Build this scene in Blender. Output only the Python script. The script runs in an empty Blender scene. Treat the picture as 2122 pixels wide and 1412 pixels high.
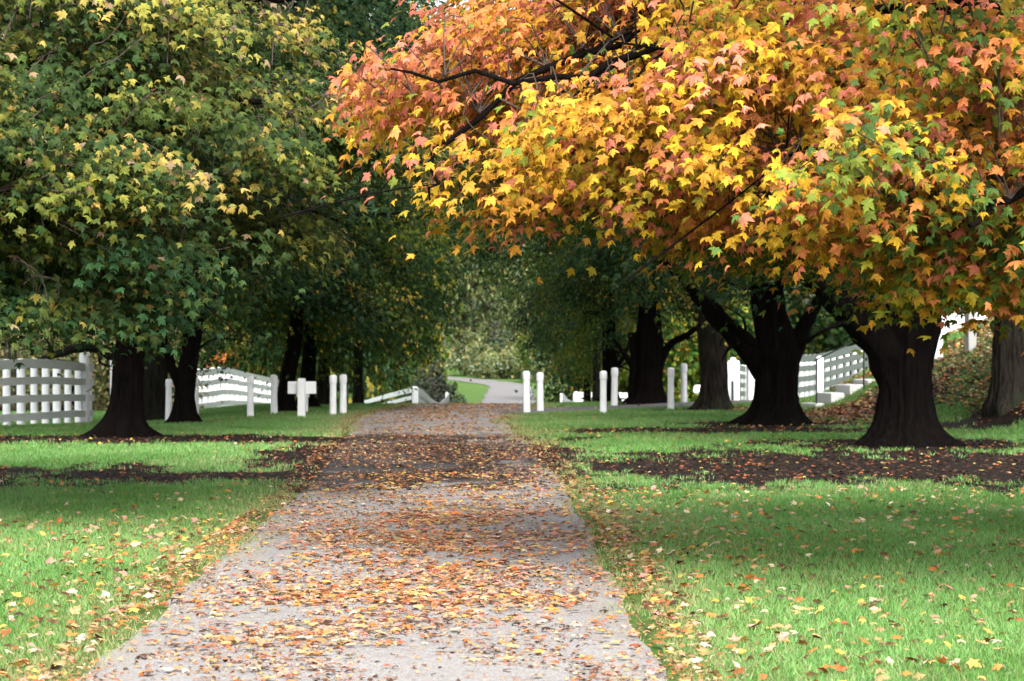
import bpy, math
import numpy as np
from mathutils import Vector, Euler

rng = np.random.default_rng(11)
C = bpy.context.scene.collection
# survey constants of the photograph (2122 px wide): focal length in px, eye height, horizon row
F, EYE, VH, UC = 5305.0, 1.9, 690.0, 1061.0
def X(u, y): return (u - UC) * y / F
def Z(v, y): return EYE - (v - VH) * y / F
def GY(v): return EYE * F / (v - VH)

# ------------------------------------------------------------------ helpers
def unit(a):
    return a / np.maximum(np.linalg.norm(a, axis=-1, keepdims=True), 1e-9)

def link(o, parent=None):
    C.objects.link(o)
    if parent: o.parent = parent
    return o

def np_mesh(name, verts, faces, mat, cols=None, smooth=False):
    """faces: (m,k) array of equal polygons; cols: (m,3) one colour per face"""
    verts = np.asarray(verts, np.float32); faces = np.asarray(faces, np.int32)
    me = bpy.data.meshes.new(name)
    m, k = faces.shape
    me.vertices.add(len(verts)); me.vertices.foreach_set('co', verts.ravel())
    me.loops.add(m * k); me.loops.foreach_set('vertex_index', faces.ravel())
    me.polygons.add(m); me.polygons.foreach_set('loop_start', np.arange(0, m * k, k, dtype=np.int32))
    me.polygons.foreach_set('use_smooth', np.full(m, smooth, dtype=bool))
    if cols is not None:
        at = me.attributes.new('tint', 'FLOAT_COLOR', 'FACE')
        c4 = np.ones((m, 4), np.float32); c4[:, :3] = cols
        at.data.foreach_set('color', c4.ravel())
    me.update(calc_edges=True)
    if mat: me.materials.append(mat)
    return me

def mobj(name, me, parent=None):
    return link(bpy.data.objects.new(name, me), parent)

def tag(o, label, cat, group=None, kind=None):
    if label: o['label'] = label
    if cat: o['category'] = cat
    if group: o['group'] = group
    if kind: o['kind'] = kind
    return o

def empty(name, loc, label, cat, group=None):
    o = bpy.data.objects.new(name, None); o.location = loc; o.empty_display_size = .3
    link(o); return tag(o, label, cat, group)

class MB:
    """collects quads/tris for one mesh (quads only; tris repeat a vertex)"""
    def __init__(s): s.v = []; s.f = []; s.n = 0
    def add(s, v, f):
        v = np.asarray(v, float); f = np.asarray(f, int)
        s.v.append(v); s.f.append(f + s.n); s.n += len(v)
    def box(s, c, sz, rz=0., bev=0.):
        x, y, z = np.array(sz) / 2.
        b = min(bev, x * .8, y * .8, z * .8)
        # bevelled box: two inset caps and a middle belt
        def ring(hx, hy, zz): return [(-hx, -hy, zz), (hx, -hy, zz), (hx, hy, zz), (-hx, hy, zz)]
        rings = [ring(x - b, y - b, -z), ring(x, y, -z + b), ring(x, y, z - b), ring(x - b, y - b, z)] if b > 0 else [ring(x, y, -z), ring(x, y, z)]
        v = np.array(sum(rings, []), float); f = [(3, 2, 1, 0)]
        for i in range(len(rings) - 1):
            for k in range(4):
                a = i * 4 + k; b2 = i * 4 + (k + 1) % 4
                f.append((a, b2, b2 + 4, a + 4))
        t = (len(rings) - 1) * 4; f.append((t, t + 1, t + 2, t + 3))
        cz, sn = math.cos(rz), math.sin(rz)
        w = v.copy(); w[:, 0] = v[:, 0] * cz - v[:, 1] * sn; w[:, 1] = v[:, 0] * sn + v[:, 1] * cz
        s.add(w + np.array(c), f)
    def lathe(s, prof, n=16, c=(0, 0, 0)):
        a = np.arange(n) * 2 * math.pi / n; v = []; f = []
        for r, z in prof: v += [(c[0] + r * math.cos(t), c[1] + r * math.sin(t), c[2] + z) for t in a]
        for i in range(len(prof) - 1):
            for k in range(n):
                f.append((i * n + k, i * n + (k + 1) % n, (i + 1) * n + (k + 1) % n, (i + 1) * n + k))
        s.add(v, f)
    def tube(s, pts, rad, n=8, ridge=0., seed=0, flare=None):
        pts = np.asarray(pts, float); rad = np.asarray(rad, float)
        m = len(pts); tan = np.gradient(pts, axis=0); tan = unit(tan)
        ref = np.array([0., 1., 0.]) if abs(tan[:, 1]).max() < .9 else np.array([0., 0., 1.])
        a = np.arange(n) * 2 * math.pi / n
        R = np.random.default_rng(seed); nz = R.normal(size=n)
        nz = nz - (np.roll(nz, 1) + np.roll(nz, -1)) * .25
        v = np.zeros((m, n, 3))
        for i in range(m):
            side = unit(np.cross(tan[i], ref)); up = np.cross(side, tan[i])
            lump = 0 if flare is None else .24 * (vnoise(9 + 1.5 * np.cos(a) + pts[i][2] * .8, seed + 9 + 1.5 * np.sin(a) + pts[i][2] * .5) - .5) + .10 * (vnoise(19 + 4 * np.cos(a) + pts[i][2] * .9, seed + 19 + 4 * np.sin(a)) - .5)
            rr = rad[i] * (1 + lump + ridge * (nz * .7 + R.normal(size=n) * .35))
            if flare is not None and flare[0][i] > 0: rr = rr + flare[0][i] * flare[1]
            v[i] = pts[i] + np.outer(np.cos(a) * rr, side) + np.outer(np.sin(a) * rr, up)
        f = []
        for i in range(m - 1):
            k = np.arange(n); k2 = (k + 1) % n
            f.append(np.stack([i * n + k, i * n + k2, (i + 1) * n + k2, (i + 1) * n + k], 1))
        s.add(v.reshape(-1, 3), np.concatenate(f))
    def mesh(s, name, mat, smooth=False):
        return np_mesh(name, np.concatenate(s.v), np.concatenate([np.asarray(q) for q in s.f]), mat, smooth=smooth)
    def obj(s, name, mat, parent=None, smooth=False): return mobj(name, s.mesh(name, mat, smooth), parent)

def catmull(P, n):
    P = np.asarray(P, float); t = np.linspace(0, len(P) - 1, n); out = []
    for q in t:
        i = min(int(q), len(P) - 2); u = q - i
        p0 = P[max(i - 1, 0)]; p1 = P[i]; p2 = P[i + 1]; p3 = P[min(i + 2, len(P) - 1)]
        out.append(.5 * ((2 * p1) + (-p0 + p2) * u + (2 * p0 - 5 * p1 + 4 * p2 - p3) * u * u + (-p0 + 3 * p1 - 3 * p2 + p3) * u ** 3))
    return np.array(out)

# smooth value noise for geometry
_perm = np.random.default_rng(5).random((64, 64))
def vnoise(x, y):
    x = np.asarray(x, float); y = np.asarray(y, float)
    xi = np.floor(x).astype(int); yi = np.floor(y).astype(int); fx = x - xi; fy = y - yi
    fx = fx * fx * (3 - 2 * fx); fy = fy * fy * (3 - 2 * fy)
    g = lambda a, b: _perm[a % 64, b % 64]
    return (g(xi, yi) * (1 - fx) + g(xi + 1, yi) * fx) * (1 - fy) + (g(xi, yi + 1) * (1 - fx) + g(xi + 1, yi + 1) * fx) * fy
def fbm(x, y): return vnoise(x, y) * .55 + vnoise(x * 2.1 + 7, y * 2.1 + 3) * .3 + vnoise(x * 4.3 + 1, y * 4.3 + 9) * .15
def sstep(a, b, x):
    t = np.clip((np.asarray(x, float) - a) / (b - a), 0, 1); return t * t * (3 - 2 * t)

# ------------------------------------------------------------------ materials
def new_mat(name):
    m = bpy.data.materials.new(name); m.use_nodes = True
    nt = m.node_tree; nt.nodes.clear()
    return m, nt, nt.nodes.new('ShaderNodeOutputMaterial')
def N(nt, t, **kw):
    n = nt.nodes.new(t)
    for k, v in kw.items():
        if k in n.inputs: n.inputs[k].default_value = v
        else: setattr(n, k, v)
    return n
def L(nt, a, b): nt.links.new(a, b)
def rgba(c): return (c[0], c[1], c[2], 1)
def ramp(nt, fac, stops):
    r = nt.nodes.new('ShaderNodeValToRGB'); e = r.color_ramp.elements
    while len(e) < len(stops): e.new(.5)
    for q, (p, c) in zip(e, stops): q.position = p; q.color = rgba(c) if len(c) == 3 else c
    L(nt, fac, r.inputs[0]); return r.outputs[0]
def noise(nt, co, scale, detail=4, rough=.55):
    n = N(nt, 'ShaderNodeTexNoise'); n.inputs['Scale'].default_value = scale; n.inputs['Detail'].default_value = detail
    n.inputs['Roughness'].default_value = rough; L(nt, co, n.inputs['Vector']); return n.outputs['Fac']
def mixc(nt, fac, a, b, mode='MIX'):
    n = nt.nodes.new('ShaderNodeMix'); n.data_type = 'RGBA'; n.blend_type = mode
    for s, q in ((0, fac), (6, a), (7, b)):
        if isinstance(q, (int, float)): n.inputs[s].default_value = q
        elif isinstance(q, tuple): n.inputs[s].default_value = rgba(q)
        else: L(nt, q, n.inputs[s])
    return n.outputs[2]
def coords(nt, scale=None):
    tc = nt.nodes.new('ShaderNodeTexCoord')
    if scale is None: return tc.outputs['Object']
    mp = nt.nodes.new('ShaderNodeMapping'); mp.inputs['Scale'].default_value = scale
    L(nt, tc.outputs['Object'], mp.inputs[0]); return mp.outputs[0]
def bump(nt, h, st, dist):
    b = nt.nodes.new('ShaderNodeBump'); b.inputs['Strength'].default_value = st; b.inputs['Distance'].default_value = dist
    L(nt, h, b.inputs['Height']); return b.outputs[0]

def leaf_material(name, transl=.35, rough=.55, spec=.14):
    m, nt, out = new_mat(name)
    a = N(nt, 'ShaderNodeAttribute', attribute_name='tint')
    p = N(nt, 'ShaderNodeBsdfPrincipled', Roughness=rough); p.inputs['Specular IOR Level'].default_value = spec
    t = N(nt, 'ShaderNodeBsdfTranslucent'); mx = N(nt, 'ShaderNodeMixShader'); mx.inputs[0].default_value = transl
    L(nt, a.outputs['Color'], p.inputs['Base Color']); L(nt, a.outputs['Color'], t.inputs['Color'])
    L(nt, p.outputs[0], mx.inputs[1]); L(nt, t.outputs[0], mx.inputs[2]); L(nt, mx.outputs[0], out.inputs[0]); return m

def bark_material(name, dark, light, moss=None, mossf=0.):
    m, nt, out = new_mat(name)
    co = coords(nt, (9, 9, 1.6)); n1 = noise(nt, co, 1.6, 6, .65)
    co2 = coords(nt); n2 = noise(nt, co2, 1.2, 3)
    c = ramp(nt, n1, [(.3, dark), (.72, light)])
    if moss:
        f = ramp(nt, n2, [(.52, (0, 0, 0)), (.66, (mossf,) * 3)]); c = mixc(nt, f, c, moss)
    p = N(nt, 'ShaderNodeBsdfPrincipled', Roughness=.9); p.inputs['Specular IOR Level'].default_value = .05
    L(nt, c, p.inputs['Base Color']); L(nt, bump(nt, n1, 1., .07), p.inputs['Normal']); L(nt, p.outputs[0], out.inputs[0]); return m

def paint_material(name, col, dirt=(.35, .36, .32), amount=.35):
    m, nt, out = new_mat(name)
    co = coords(nt); n = noise(nt, co, 2.3, 6, .7); n2 = noise(nt, coords(nt, (14, 14, 3)), 3, 4)
    f = ramp(nt, n, [(.5, (0, 0, 0)), (.85, (amount,) * 3)])
    c = mixc(nt, f, col, dirt)
    p = N(nt, 'ShaderNodeBsdfPrincipled', Roughness=.55); p.inputs['Specular IOR Level'].default_value = .3
    L(nt, c, p.inputs['Base Color']); L(nt, bump(nt, n2, .25, .004), p.inputs['Normal']); L(nt, p.outputs[0], out.inputs[0]); return m

M_leaf = leaf_material('maple_leaf', .34)
M_litter = leaf_material('fallen_leaf', .15, .6, .2)
M_grass = leaf_material('grass_blade', .35, .5, .3)
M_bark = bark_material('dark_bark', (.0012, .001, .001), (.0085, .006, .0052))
M_bark_g = bark_material('grey_bark', (.003, .0027, .0023), (.046, .038, .031), (.022, .032, .016), .6)
M_bark_m = bark_material('mossy_bark', (.004, .004, .0034), (.026, .024, .019), (.015, .024, .010), .8)
M_twig = bark_material('twig_bark', (.03, .022, .018), (.11, .085, .07))
M_seed = leaf_material('dry_seed', .1, .7, .1)
M_white = paint_material('white_paint', (.80, .80, .82), (.42, .44, .40), .35)
M_rail = paint_material('weathered_shaded_paint', (.27, .29, .275), (.17, .19, .16), .6)  # weathered grey, darkened further for boards turned from the light
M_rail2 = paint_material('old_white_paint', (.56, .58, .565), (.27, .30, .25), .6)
M_greypost = paint_material('greyed_paint', (.42, .42, .40), (.25, .24, .2), .6)
M_stone = paint_material('whitewashed_stone', (.68, .67, .66), (.3, .29, .27), .7)
M_iron, _nt, _o = new_mat('dark_green_iron')
_p = N(_nt, 'ShaderNodeBsdfPrincipled', Roughness=.45, Metallic=.2)
L(_nt, ramp(_nt, noise(_nt, coords(_nt), 14, 4), [(.35, (.008, .014, .014)), (.7, (.02, .035, .035))]), _p.inputs['Base Color']); L(_nt, _p.outputs[0], _o.inputs[0])

# ------------------------------------------------------------------ terrain
ROAD = [(-20, -.55), (0, -.6), (10, -.72), (14.6, -.78), (22, -.84), (30.5, -.92), (43, -1.28), (54, -1.78), (58, -1.86), (61, -1.72), (64, -1.3), (67, -1.0), (72, -.9), (80, -.85), (95, -.75), (115, -.6), (133, -.42),
        (150, -.20), (165, -.12), (180, -.2)]
_ry = np.array([p[0] for p in ROAD]); _rx = np.array([p[1] for p in ROAD])
_rk = np.linspace(-20, 180, 401); _rs = np.interp(_rk, _ry, _rx); _rs = np.convolve(np.pad(_rs, 4, 'edge'), np.ones(9) / 9, 'valid')
def road_x(y): return np.interp(y, _rk, _rs)

def toe_x(y): return np.interp(y, [30, 43, 50, 55, 58, 62, 66, 76, 84, 120], [14, 11.2, 9.05, 8.2, 7.85, 7.72, 7.7, 9.4, 10.6, 13])
def H(x, y):
    x = np.asarray(x, float); y = np.asarray(y, float)
    crest = 64.5 + 3.5 * sstep(0, 4, x)
    d = y - crest
    h = -2.1 * sstep(0, 46, d)
    h = h - .22 * sstep(-6.2, -9.5, x) * sstep(50, 60, y)
    # left side slopes away to the added pond
    h = h - 3.0 * sstep(-12, -34, x) * sstep(70, 130, y)
    # leafy bank on the right
    toe = toe_x(y)
    s = x - toe
    bank = .66 * (np.sqrt(s * s + .35) + s) * .5
    bank = 5 * (1 - np.exp(-bank / 5))
    h = h + bank
    h = h + .9 * sstep(215, 300, y) + 5 * sstep(300, 600, y) * sstep(-60, 0, x)
    return h + .03 * (fbm(x * .35, y * .25) - .5) * (1 - sstep(1.3, 2.2, abs(x - road_x(y))) * 0)

# open earth / leaf mould under the trees, with tree shade painted in: patches (cx, cy, rx, ry)
SOIL_SHADE = [(7.2, 36.2, 9.0, 5.3), (6.7, 42.9, 3.3, 2.6), (4.3, 49.4, 4.6, 1.9), (5.6, 52.3, 2.5, 1.6), (-7.2, 45.2, 9.8, 2.3), (-9.2, 34.0, 6.6, 3.1), (-3.6, 33.8, 2.4, 1.3), (4.95, 62.0, 1.3, 1.2), (-6.8, 53.8, 1.3, 1.1),
        (-8.2, 58.6, 1.2, 1.0), (-1.4, 38.8, 3.0, 8.6), (3.8, 68, 1.6, 1.2), (7.4, 57.0, 2.3, 2.6), (9.4, 50.0, 2.0, 1.6)]  # road and lower left patches carry painted canopy shade besides litter
def soil_shade(x, y):
    x = np.asarray(x, float); y = np.asarray(y, float); v = np.zeros(np.broadcast(x, y).shape)
    n = fbm(x * .9 + 3, y * .45 + 1) - .5; n2 = fbm(x * 3.1, y * 1.6 + 5) - .5
    for cx, cy, rx, ry in SOIL_SHADE:
        d = np.sqrt(((x - cx) / rx) ** 2 + ((y - cy) / ry) ** 2)
        v = np.maximum(v, sstep(1.42, .50, d + n * .8 + n2 * .9))
    # fallen leaves lying thick on the bank
    toe = toe_x(y)
    b = sstep(.1, .8, x - toe) * sstep(110, 90, y) * sstep(.20, .40, fbm(x * .8 + 2, y * .5 + 8) + .05 * np.sin(x * 2.2 - y * .5))
    return np.maximum(v, b * .54)

def axis(parts):
    out = []
    for a, b, st in parts: out += list(np.arange(a, b, st))
    return np.array(out + [parts[-1][1]])
gx = axis([(-400, -300, 50), (-300, -60, 20), (-60, -16, 2), (-16, 16, .2), (16, 60, 2), (60, 300, 20), (300, 400, 50)])
gy = axis([(-60, 8, 4), (8, 72, .2), (72, 130, 1.), (130, 330, 4), (330, 900, 30), (900, 1200, 100)])
GX, GYm = np.meshgrid(gx, gy); hz = H(GX, GYm)
nx, ny = len(gx), len(gy)
gv = np.stack([GX, GYm, hz], -1).reshape(-1, 3)
ii, jj = np.meshgrid(np.arange(nx - 1), np.arange(ny - 1)); a = (jj * nx + ii).ravel()
gf = np.stack([a, a + 1, a + nx + 1, a + nx], 1)
m, nt, out = new_mat('lawn_ground')
co = coords(nt)
at = N(nt, 'ShaderNodeAttribute', attribute_name='bare_shade'); bare_shade = at.outputs['Fac']
n1 = noise(nt, co, .35, 4); n2 = noise(nt, co, 6, 5, .7); n3 = noise(nt, co, 60, 3, .7)
g = ramp(nt, n1, [(.35, (0.036, 0.092, 0.0176)), (.65, (0.068, 0.132, 0.0272))])
n4 = noise(nt, co, 1.7, 6, .75)
g = mixc(nt, ramp(nt, n4, [(.44, (0, 0, 0)), (.70, (.75,) * 3)]), g, (.085, .095, .03))
g = mixc(nt, ramp(nt, n2, [(.45, (0, 0, 0)), (.8, (.5,) * 3)]), g, (0.08, 0.128, 0.032))
s = ramp(nt, n3, [(.3, (.005, .0034, .0026)), (.6, (.015, .0095, .0068)), (.88, (.06, .035, .020))])
edge = N(nt, 'ShaderNodeMath', operation='ADD'); L(nt, bare_shade, edge.inputs[0])
sc = N(nt, 'ShaderNodeMath', operation='MULTIPLY_ADD'); L(nt, n2, sc.inputs[0]); sc.inputs[1].default_value = .7; sc.inputs[2].default_value = -.35
L(nt, sc.outputs[0], edge.inputs[1])
c = mixc(nt, ramp(nt, edge.outputs[0], [(.3, (0, 0, 0)), (.72, (1, 1, 1))]), g, s)
p = N(nt, 'ShaderNodeBsdfPrincipled', Roughness=.95); p.inputs['Specular IOR Level'].default_value = .1
L(nt, c, p.inputs['Base Color']); L(nt, bump(nt, n3, .8, .03), p.inputs['Normal']); L(nt, p.outputs[0], out.inputs[0])
me = np_mesh('ground', gv, gf, m, smooth=True)
att = me.attributes.new('bare_shade', 'FLOAT', 'POINT')
att.data.foreach_set('value', soil_shade(gv[:, 0], gv[:, 1]).astype(np.float32))
tag(mobj('ground', me), None, None, kind='structure')

# --- roads
def gravel(name, base, fine, litter):
    m, nt, out = new_mat(name); co = coords(nt)
    n0 = noise(nt, co, .8, 4); n1 = noise(nt, co, 55, 4, .75); n2 = noise(nt, co, 7, 5, .7)
    v = N(nt, 'ShaderNodeTexVoronoi', Scale=85.); L(nt, co, v.inputs['Vector'])
    c = ramp(nt, n1, [(.25, tuple(q * .35 for q in base)), (.5, base), (.8, fine)])
    c = mixc(nt, ramp(nt, n0, [(.35, (0, 0, 0)), (.75, (.45,) * 3)]), c, tuple(q * .62 for q in base))
    c = mixc(nt, ramp(nt, n2, [(.56, (0, 0, 0)), (.72, (litter,) * 3)]), c, (.15, .085, .05))
    at = N(nt, 'ShaderNodeAttribute', attribute_name='bare_shade')
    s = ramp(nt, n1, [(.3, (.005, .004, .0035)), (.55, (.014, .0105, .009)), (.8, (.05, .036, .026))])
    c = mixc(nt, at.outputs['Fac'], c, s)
    p = N(nt, 'ShaderNodeBsdfPrincipled', Roughness=.9); p.inputs['Specular IOR Level'].default_value = .2
    L(nt, c, p.inputs['Base Color']); ad = N(nt, 'ShaderNodeMath', operation='ADD'); L(nt, n1, ad.inputs[0]); L(nt, v.outputs['Distance'], ad.inputs[1])
    L(nt, bump(nt, ad.outputs[0], .7, .012), p.inputs['Normal']); L(nt, p.outputs[0], out.inputs[0]); return m
M_road = gravel('pale_gravel', (.235, .222, .212), (.40, .385, .375), .75)
M_drive = gravel('grey_gravel', (.155, .15, .148), (.235, .228, .222), .4)

def ribbon(name, path, half, mat, lift, jag=.12, n_across=14, step=.2):
    P = np.asarray(path, float)
    seg = np.concatenate([[0], np.cumsum(np.linalg.norm(np.diff(P, axis=0), axis=1))])
    t = np.arange(0, seg[-1], step); px = np.interp(t, seg, P[:, 0]); py = np.interp(t, seg, P[:, 1])
    tx, ty = np.gradient(px), np.gradient(py); l = np.hypot(tx, ty); nx_, ny_ = ty / l, -tx / l
    hl = half + jag * 2.6 * (fbm(t * .45, t * 0 + 2) - .5) + jag * (vnoise(t * 2.3, t * 0 + 7) - .5)
    hr = half + jag * 2.6 * (fbm(t * .45, t * 0 + 12) - .5) + jag * (vnoise(t * 2.3, t * 0 + 17) - .5)
    k = np.linspace(0, 1, n_across)
    off = -hl[:, None] + (hl + hr)[:, None] * k[None]
    vx = px[:, None] + nx_[:, None] * off; vy = py[:, None] + ny_[:, None] * off
    vz = H(vx, vy) + (.02 + .07 * sstep(76, 100, vy) if lift is None else lift)
    vz[:, 0] -= .05; vz[:, -1] -= .05
    v = np.stack([vx, vy, vz], -1).reshape(-1, 3); n = n_across
    i2, j2 = np.meshgrid(np.arange(n - 1), np.arange(len(t) - 1)); a = (j2 * n + i2).ravel()
    me = np_mesh(name, v, np.stack([a, a + 1, a + n + 1, a + n], 1), mat, smooth=True)
    b = sstep(.15, .9, soil_shade(v[:, 0], v[:, 1])) * .92 if mat is M_road else np.zeros(len(v))  # dark road band: leaf litter plus canopy shade put into the colour
    att = me.attributes.new('bare_shade', 'FLOAT', 'POINT'); att.data.foreach_set('value', b.astype(np.float32))
    return tag(mobj(name, me), None, None, kind='structure')
ys = np.arange(-12, 75, .5)
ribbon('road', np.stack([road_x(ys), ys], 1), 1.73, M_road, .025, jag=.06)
ys = np.arange(73, 174, 7.)
far = [(x, y) for x, y in zip(road_x(ys), ys)] + [(-.15, 178), (-.05, 184), (-.25, 191), (-.9, 198), (-1.9, 205), (-3.1, 212), (-5.0, 220), (-8, 229), (-13, 240)]
ribbon('road', catmull(far, 400), 1.55, M_drive, None, jag=.14, step=.5)
ribbon('path', catmull([(-.55, 60.0), (.9, 62.0), (2.3, 63.6), (4.3, 65.8), (6.3, 69.5), (8.2, 76)], 60), 1.25, M_drive, .03, jag=.14)
# made-up pond, its reflected sky whitens the gaps between the left hand trees
m, nt, out = new_mat('added_pond_water'); p = N(nt, 'ShaderNodeBsdfPrincipled', Roughness=.12); p.inputs['Base Color'].default_value = (.09, .11, .11, 1)
L(nt, bump(nt, noise(nt, coords(nt), .8, 3), .1, .05), p.inputs['Normal']); L(nt, p.outputs[0], out.inputs[0])
P = [(-85 + 55 * math.cos(q) + 6 * math.cos(3 * q), 330 + 150 * math.sin(q)) for q in np.linspace(0, 2 * math.pi, 48, endpoint=False)]
v = [(x, y, -4.2) for x, y in P] + [(-85, 330, -4.2)]
tag(mobj('added_pond', np_mesh('added_pond', v, [(i, (i + 1) % 48, 48) for i in range(48)], m)), None, None, kind='structure')

# ------------------------------------------------------------------ leaves
_half = [(-.05, .27, -.03), (.12, .23, .02), (.22, .40, -.03), (.50, .60, -.13), (.50, .37, -.02), (.47, .19, .03), (.66, .25, -.03), (.73, .12, .0)]
MAPLE = np.array([(0, 0, 0)] + _half + [(1.02, 0, -.17)] + [(a, -b, c) for a, b, c in _half[::-1]] + [(.34, 0, .07)])
MAPLE_F = np.array([(i, (i + 1) % 18, 18) for i in range(18)])
SIMPLE = np.array([(0, 0, 0), (.50, .50, -.08), (.52, .02, .04), (.50, -.50, -.08), (1, 0, -.12), (.30, .20, .0), (.30, -.20, .0)])
SIMPLE_F = np.array([(0, 2, 1), (0, 3, 2), (4, 5, 6)])
CLUMP = np.array([(0, 0, 0), (.5, .45, -.06), (1, .1, -.1), (.45, -.5, -.06), (.1, .35, .08), (.9, -.35, .05)])
CLUMP_F = np.array([(0, 2, 1), (0, 3, 2), (4, 5, 3)])

_lr = np.random.default_rng(404)
def leaves(P, nrm, tip, size, shape=(MAPLE, MAPLE_F), curl=1., vary=1.):
    T, Fc = shape
    nrm = unit(nrm); tip = tip - nrm * (tip * nrm).sum(1, keepdims=True); tip = unit(tip); lat = np.cross(nrm, tip)
    n = len(P); k = len(T)
    # every leaf is folded, curled and stretched a little differently
    wd = _lr.uniform(.72, 1.12, (n, 1)); cu = curl * _lr.uniform(.2, 2.0, (n, 1)); fo = vary * _lr.normal(.0, .22, (n, 1)); tw = vary * _lr.normal(0, .18, (n, 1)); sk = vary * _lr.normal(0, .10, (n, 1))
    A = T[None, :, 0] + sk * T[None, :, 1]; B = T[None, :, 1] * wd; Cz = T[None, :, 2] * cu + fo * np.abs(T[None, :, 1]) + tw * T[None, :, 1] * T[None, :, 0]
    V = P[:, None, :] + size[:, None, None] * (A[..., None] * tip[:, None] + B[..., None] * lat[:, None] + Cz[..., None] * nrm[:, None])
    faces = (Fc[None] + (np.arange(n) * k)[:, None, None]).reshape(-1, 3)
    return V.reshape(-1, 3), faces, len(Fc)

def pick(pal, w, n, R):
    idx = R.choice(len(pal), n, p=np.array(w) / sum(w)); return np.array(pal)[idx]

GREEN = dict(pal=[(0.0123, 0.03608, 0.01148), (0.02296, 0.05412, 0.01476), (0.05084, 0.0861, 0.0164), (0.164, 0.1476, 0.0246)], w=[5, 5, 2, .6])
DARK = dict(pal=[(0.00738, 0.02378, 0.00738), (0.01476, 0.0369, 0.00902), (0.041, 0.06396, 0.00902), (0.246, 0.1804, 0.0246)], w=[5, 5, 3, .5])
YELLOWG = dict(pal=[(.020, .058, .009), (.050, .098, .010), (.115, .145, .014), (.26, .21, .02), (.22, .12, .04)], w=[3, 4, 3, 1.6, .5])
NEARG = dict(pal=[(.028, .054, .013), (.052, .078, .014), (.098, .112, .018), (.21, .19, .035), (.26, .185, .045), (.25, .17, .10)], w=[5, 5, 2.4, 1.4, .8, .5])
ORANGE = dict(pal=[(.47, .29, .022), (.49, .235, .028), (.50, .18, .055), (.51, .165, .10), (.38, .31, .032), (.15, .19, .025), (.055, .105, .022)], w=[5, 6, 4.6, 3.0, 2.4, 1.1, .5])
HAZY = dict(pal=[(.135, .185, .085), (.20, .235, .075), (.29, .27, .10), (.155, .19, .135)], w=[4, 3, 2, 2])
BRUSH = dict(pal=[(0.1066, 0.1312, 0.0492), (0.1804, 0.164, 0.0574), (0.2296, 0.1804, 0.082), (0.082, 0.1066, 0.041)], w=[3, 3, 2, 2])

def crown_mesh(name, Cc, O, per, sig, size, P, R, shape, mat=M_leaf, varied=.5, flat=.6, weights=None):
    """clumps Cc with outward direction O; per leaves each"""
    k = len(Cc); n = k * per
    ci = np.repeat(np.arange(k), per)
    cb = (pick(P['pal'], P['w'], k, R) if weights is None else weights) * R.uniform(.72, 1.3, (k, 1))
    g = R.normal(size=(n, 3)) * sig
    # sprays: flattened sheets that droop outwards
    Oc = O[ci]; g = g - Oc * (g * Oc).sum(1, keepdims=True) * flat
    pos = Cc[ci] + g; pos[:, 2] -= .25 * (g[:, 0] ** 2 + g[:, 1] ** 2) / max(sig[0], .01)
    nr = unit(Oc * .75 + np.array([0, 0, .65]) + R.normal(size=(n, 3)) * .42)
    tip = Oc * .45 + np.array([0, 0, -.75]) + R.normal(size=(n, 3)) * .45
    sz = size * R.uniform(.65, 1.2, n)
    V, Fc, fpl = leaves(pos, nr, tip, sz, shape)
    own = pick(P['pal'], P['w'], n, R); mixf = (R.random(n) < varied)[:, None]
    col = np.where(mixf, own, cb[ci]) * R.uniform(.78, 1.22, (n, 1)) * R.uniform(.94, 1.06, (n, 3))
    col = np.repeat(col, fpl, 0) * R.uniform(.84, 1.14, (n * fpl, 1))
    return V, Fc, np.clip(col, 0, .85)

def join(parts):
    V, Fc, K, o = [], [], [], 0
    for v, f, c in parts: V.append(v); Fc.append(f + o); K.append(c); o += len(v)
    return np.concatenate(V), np.concatenate(Fc), np.concatenate(K)

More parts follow.
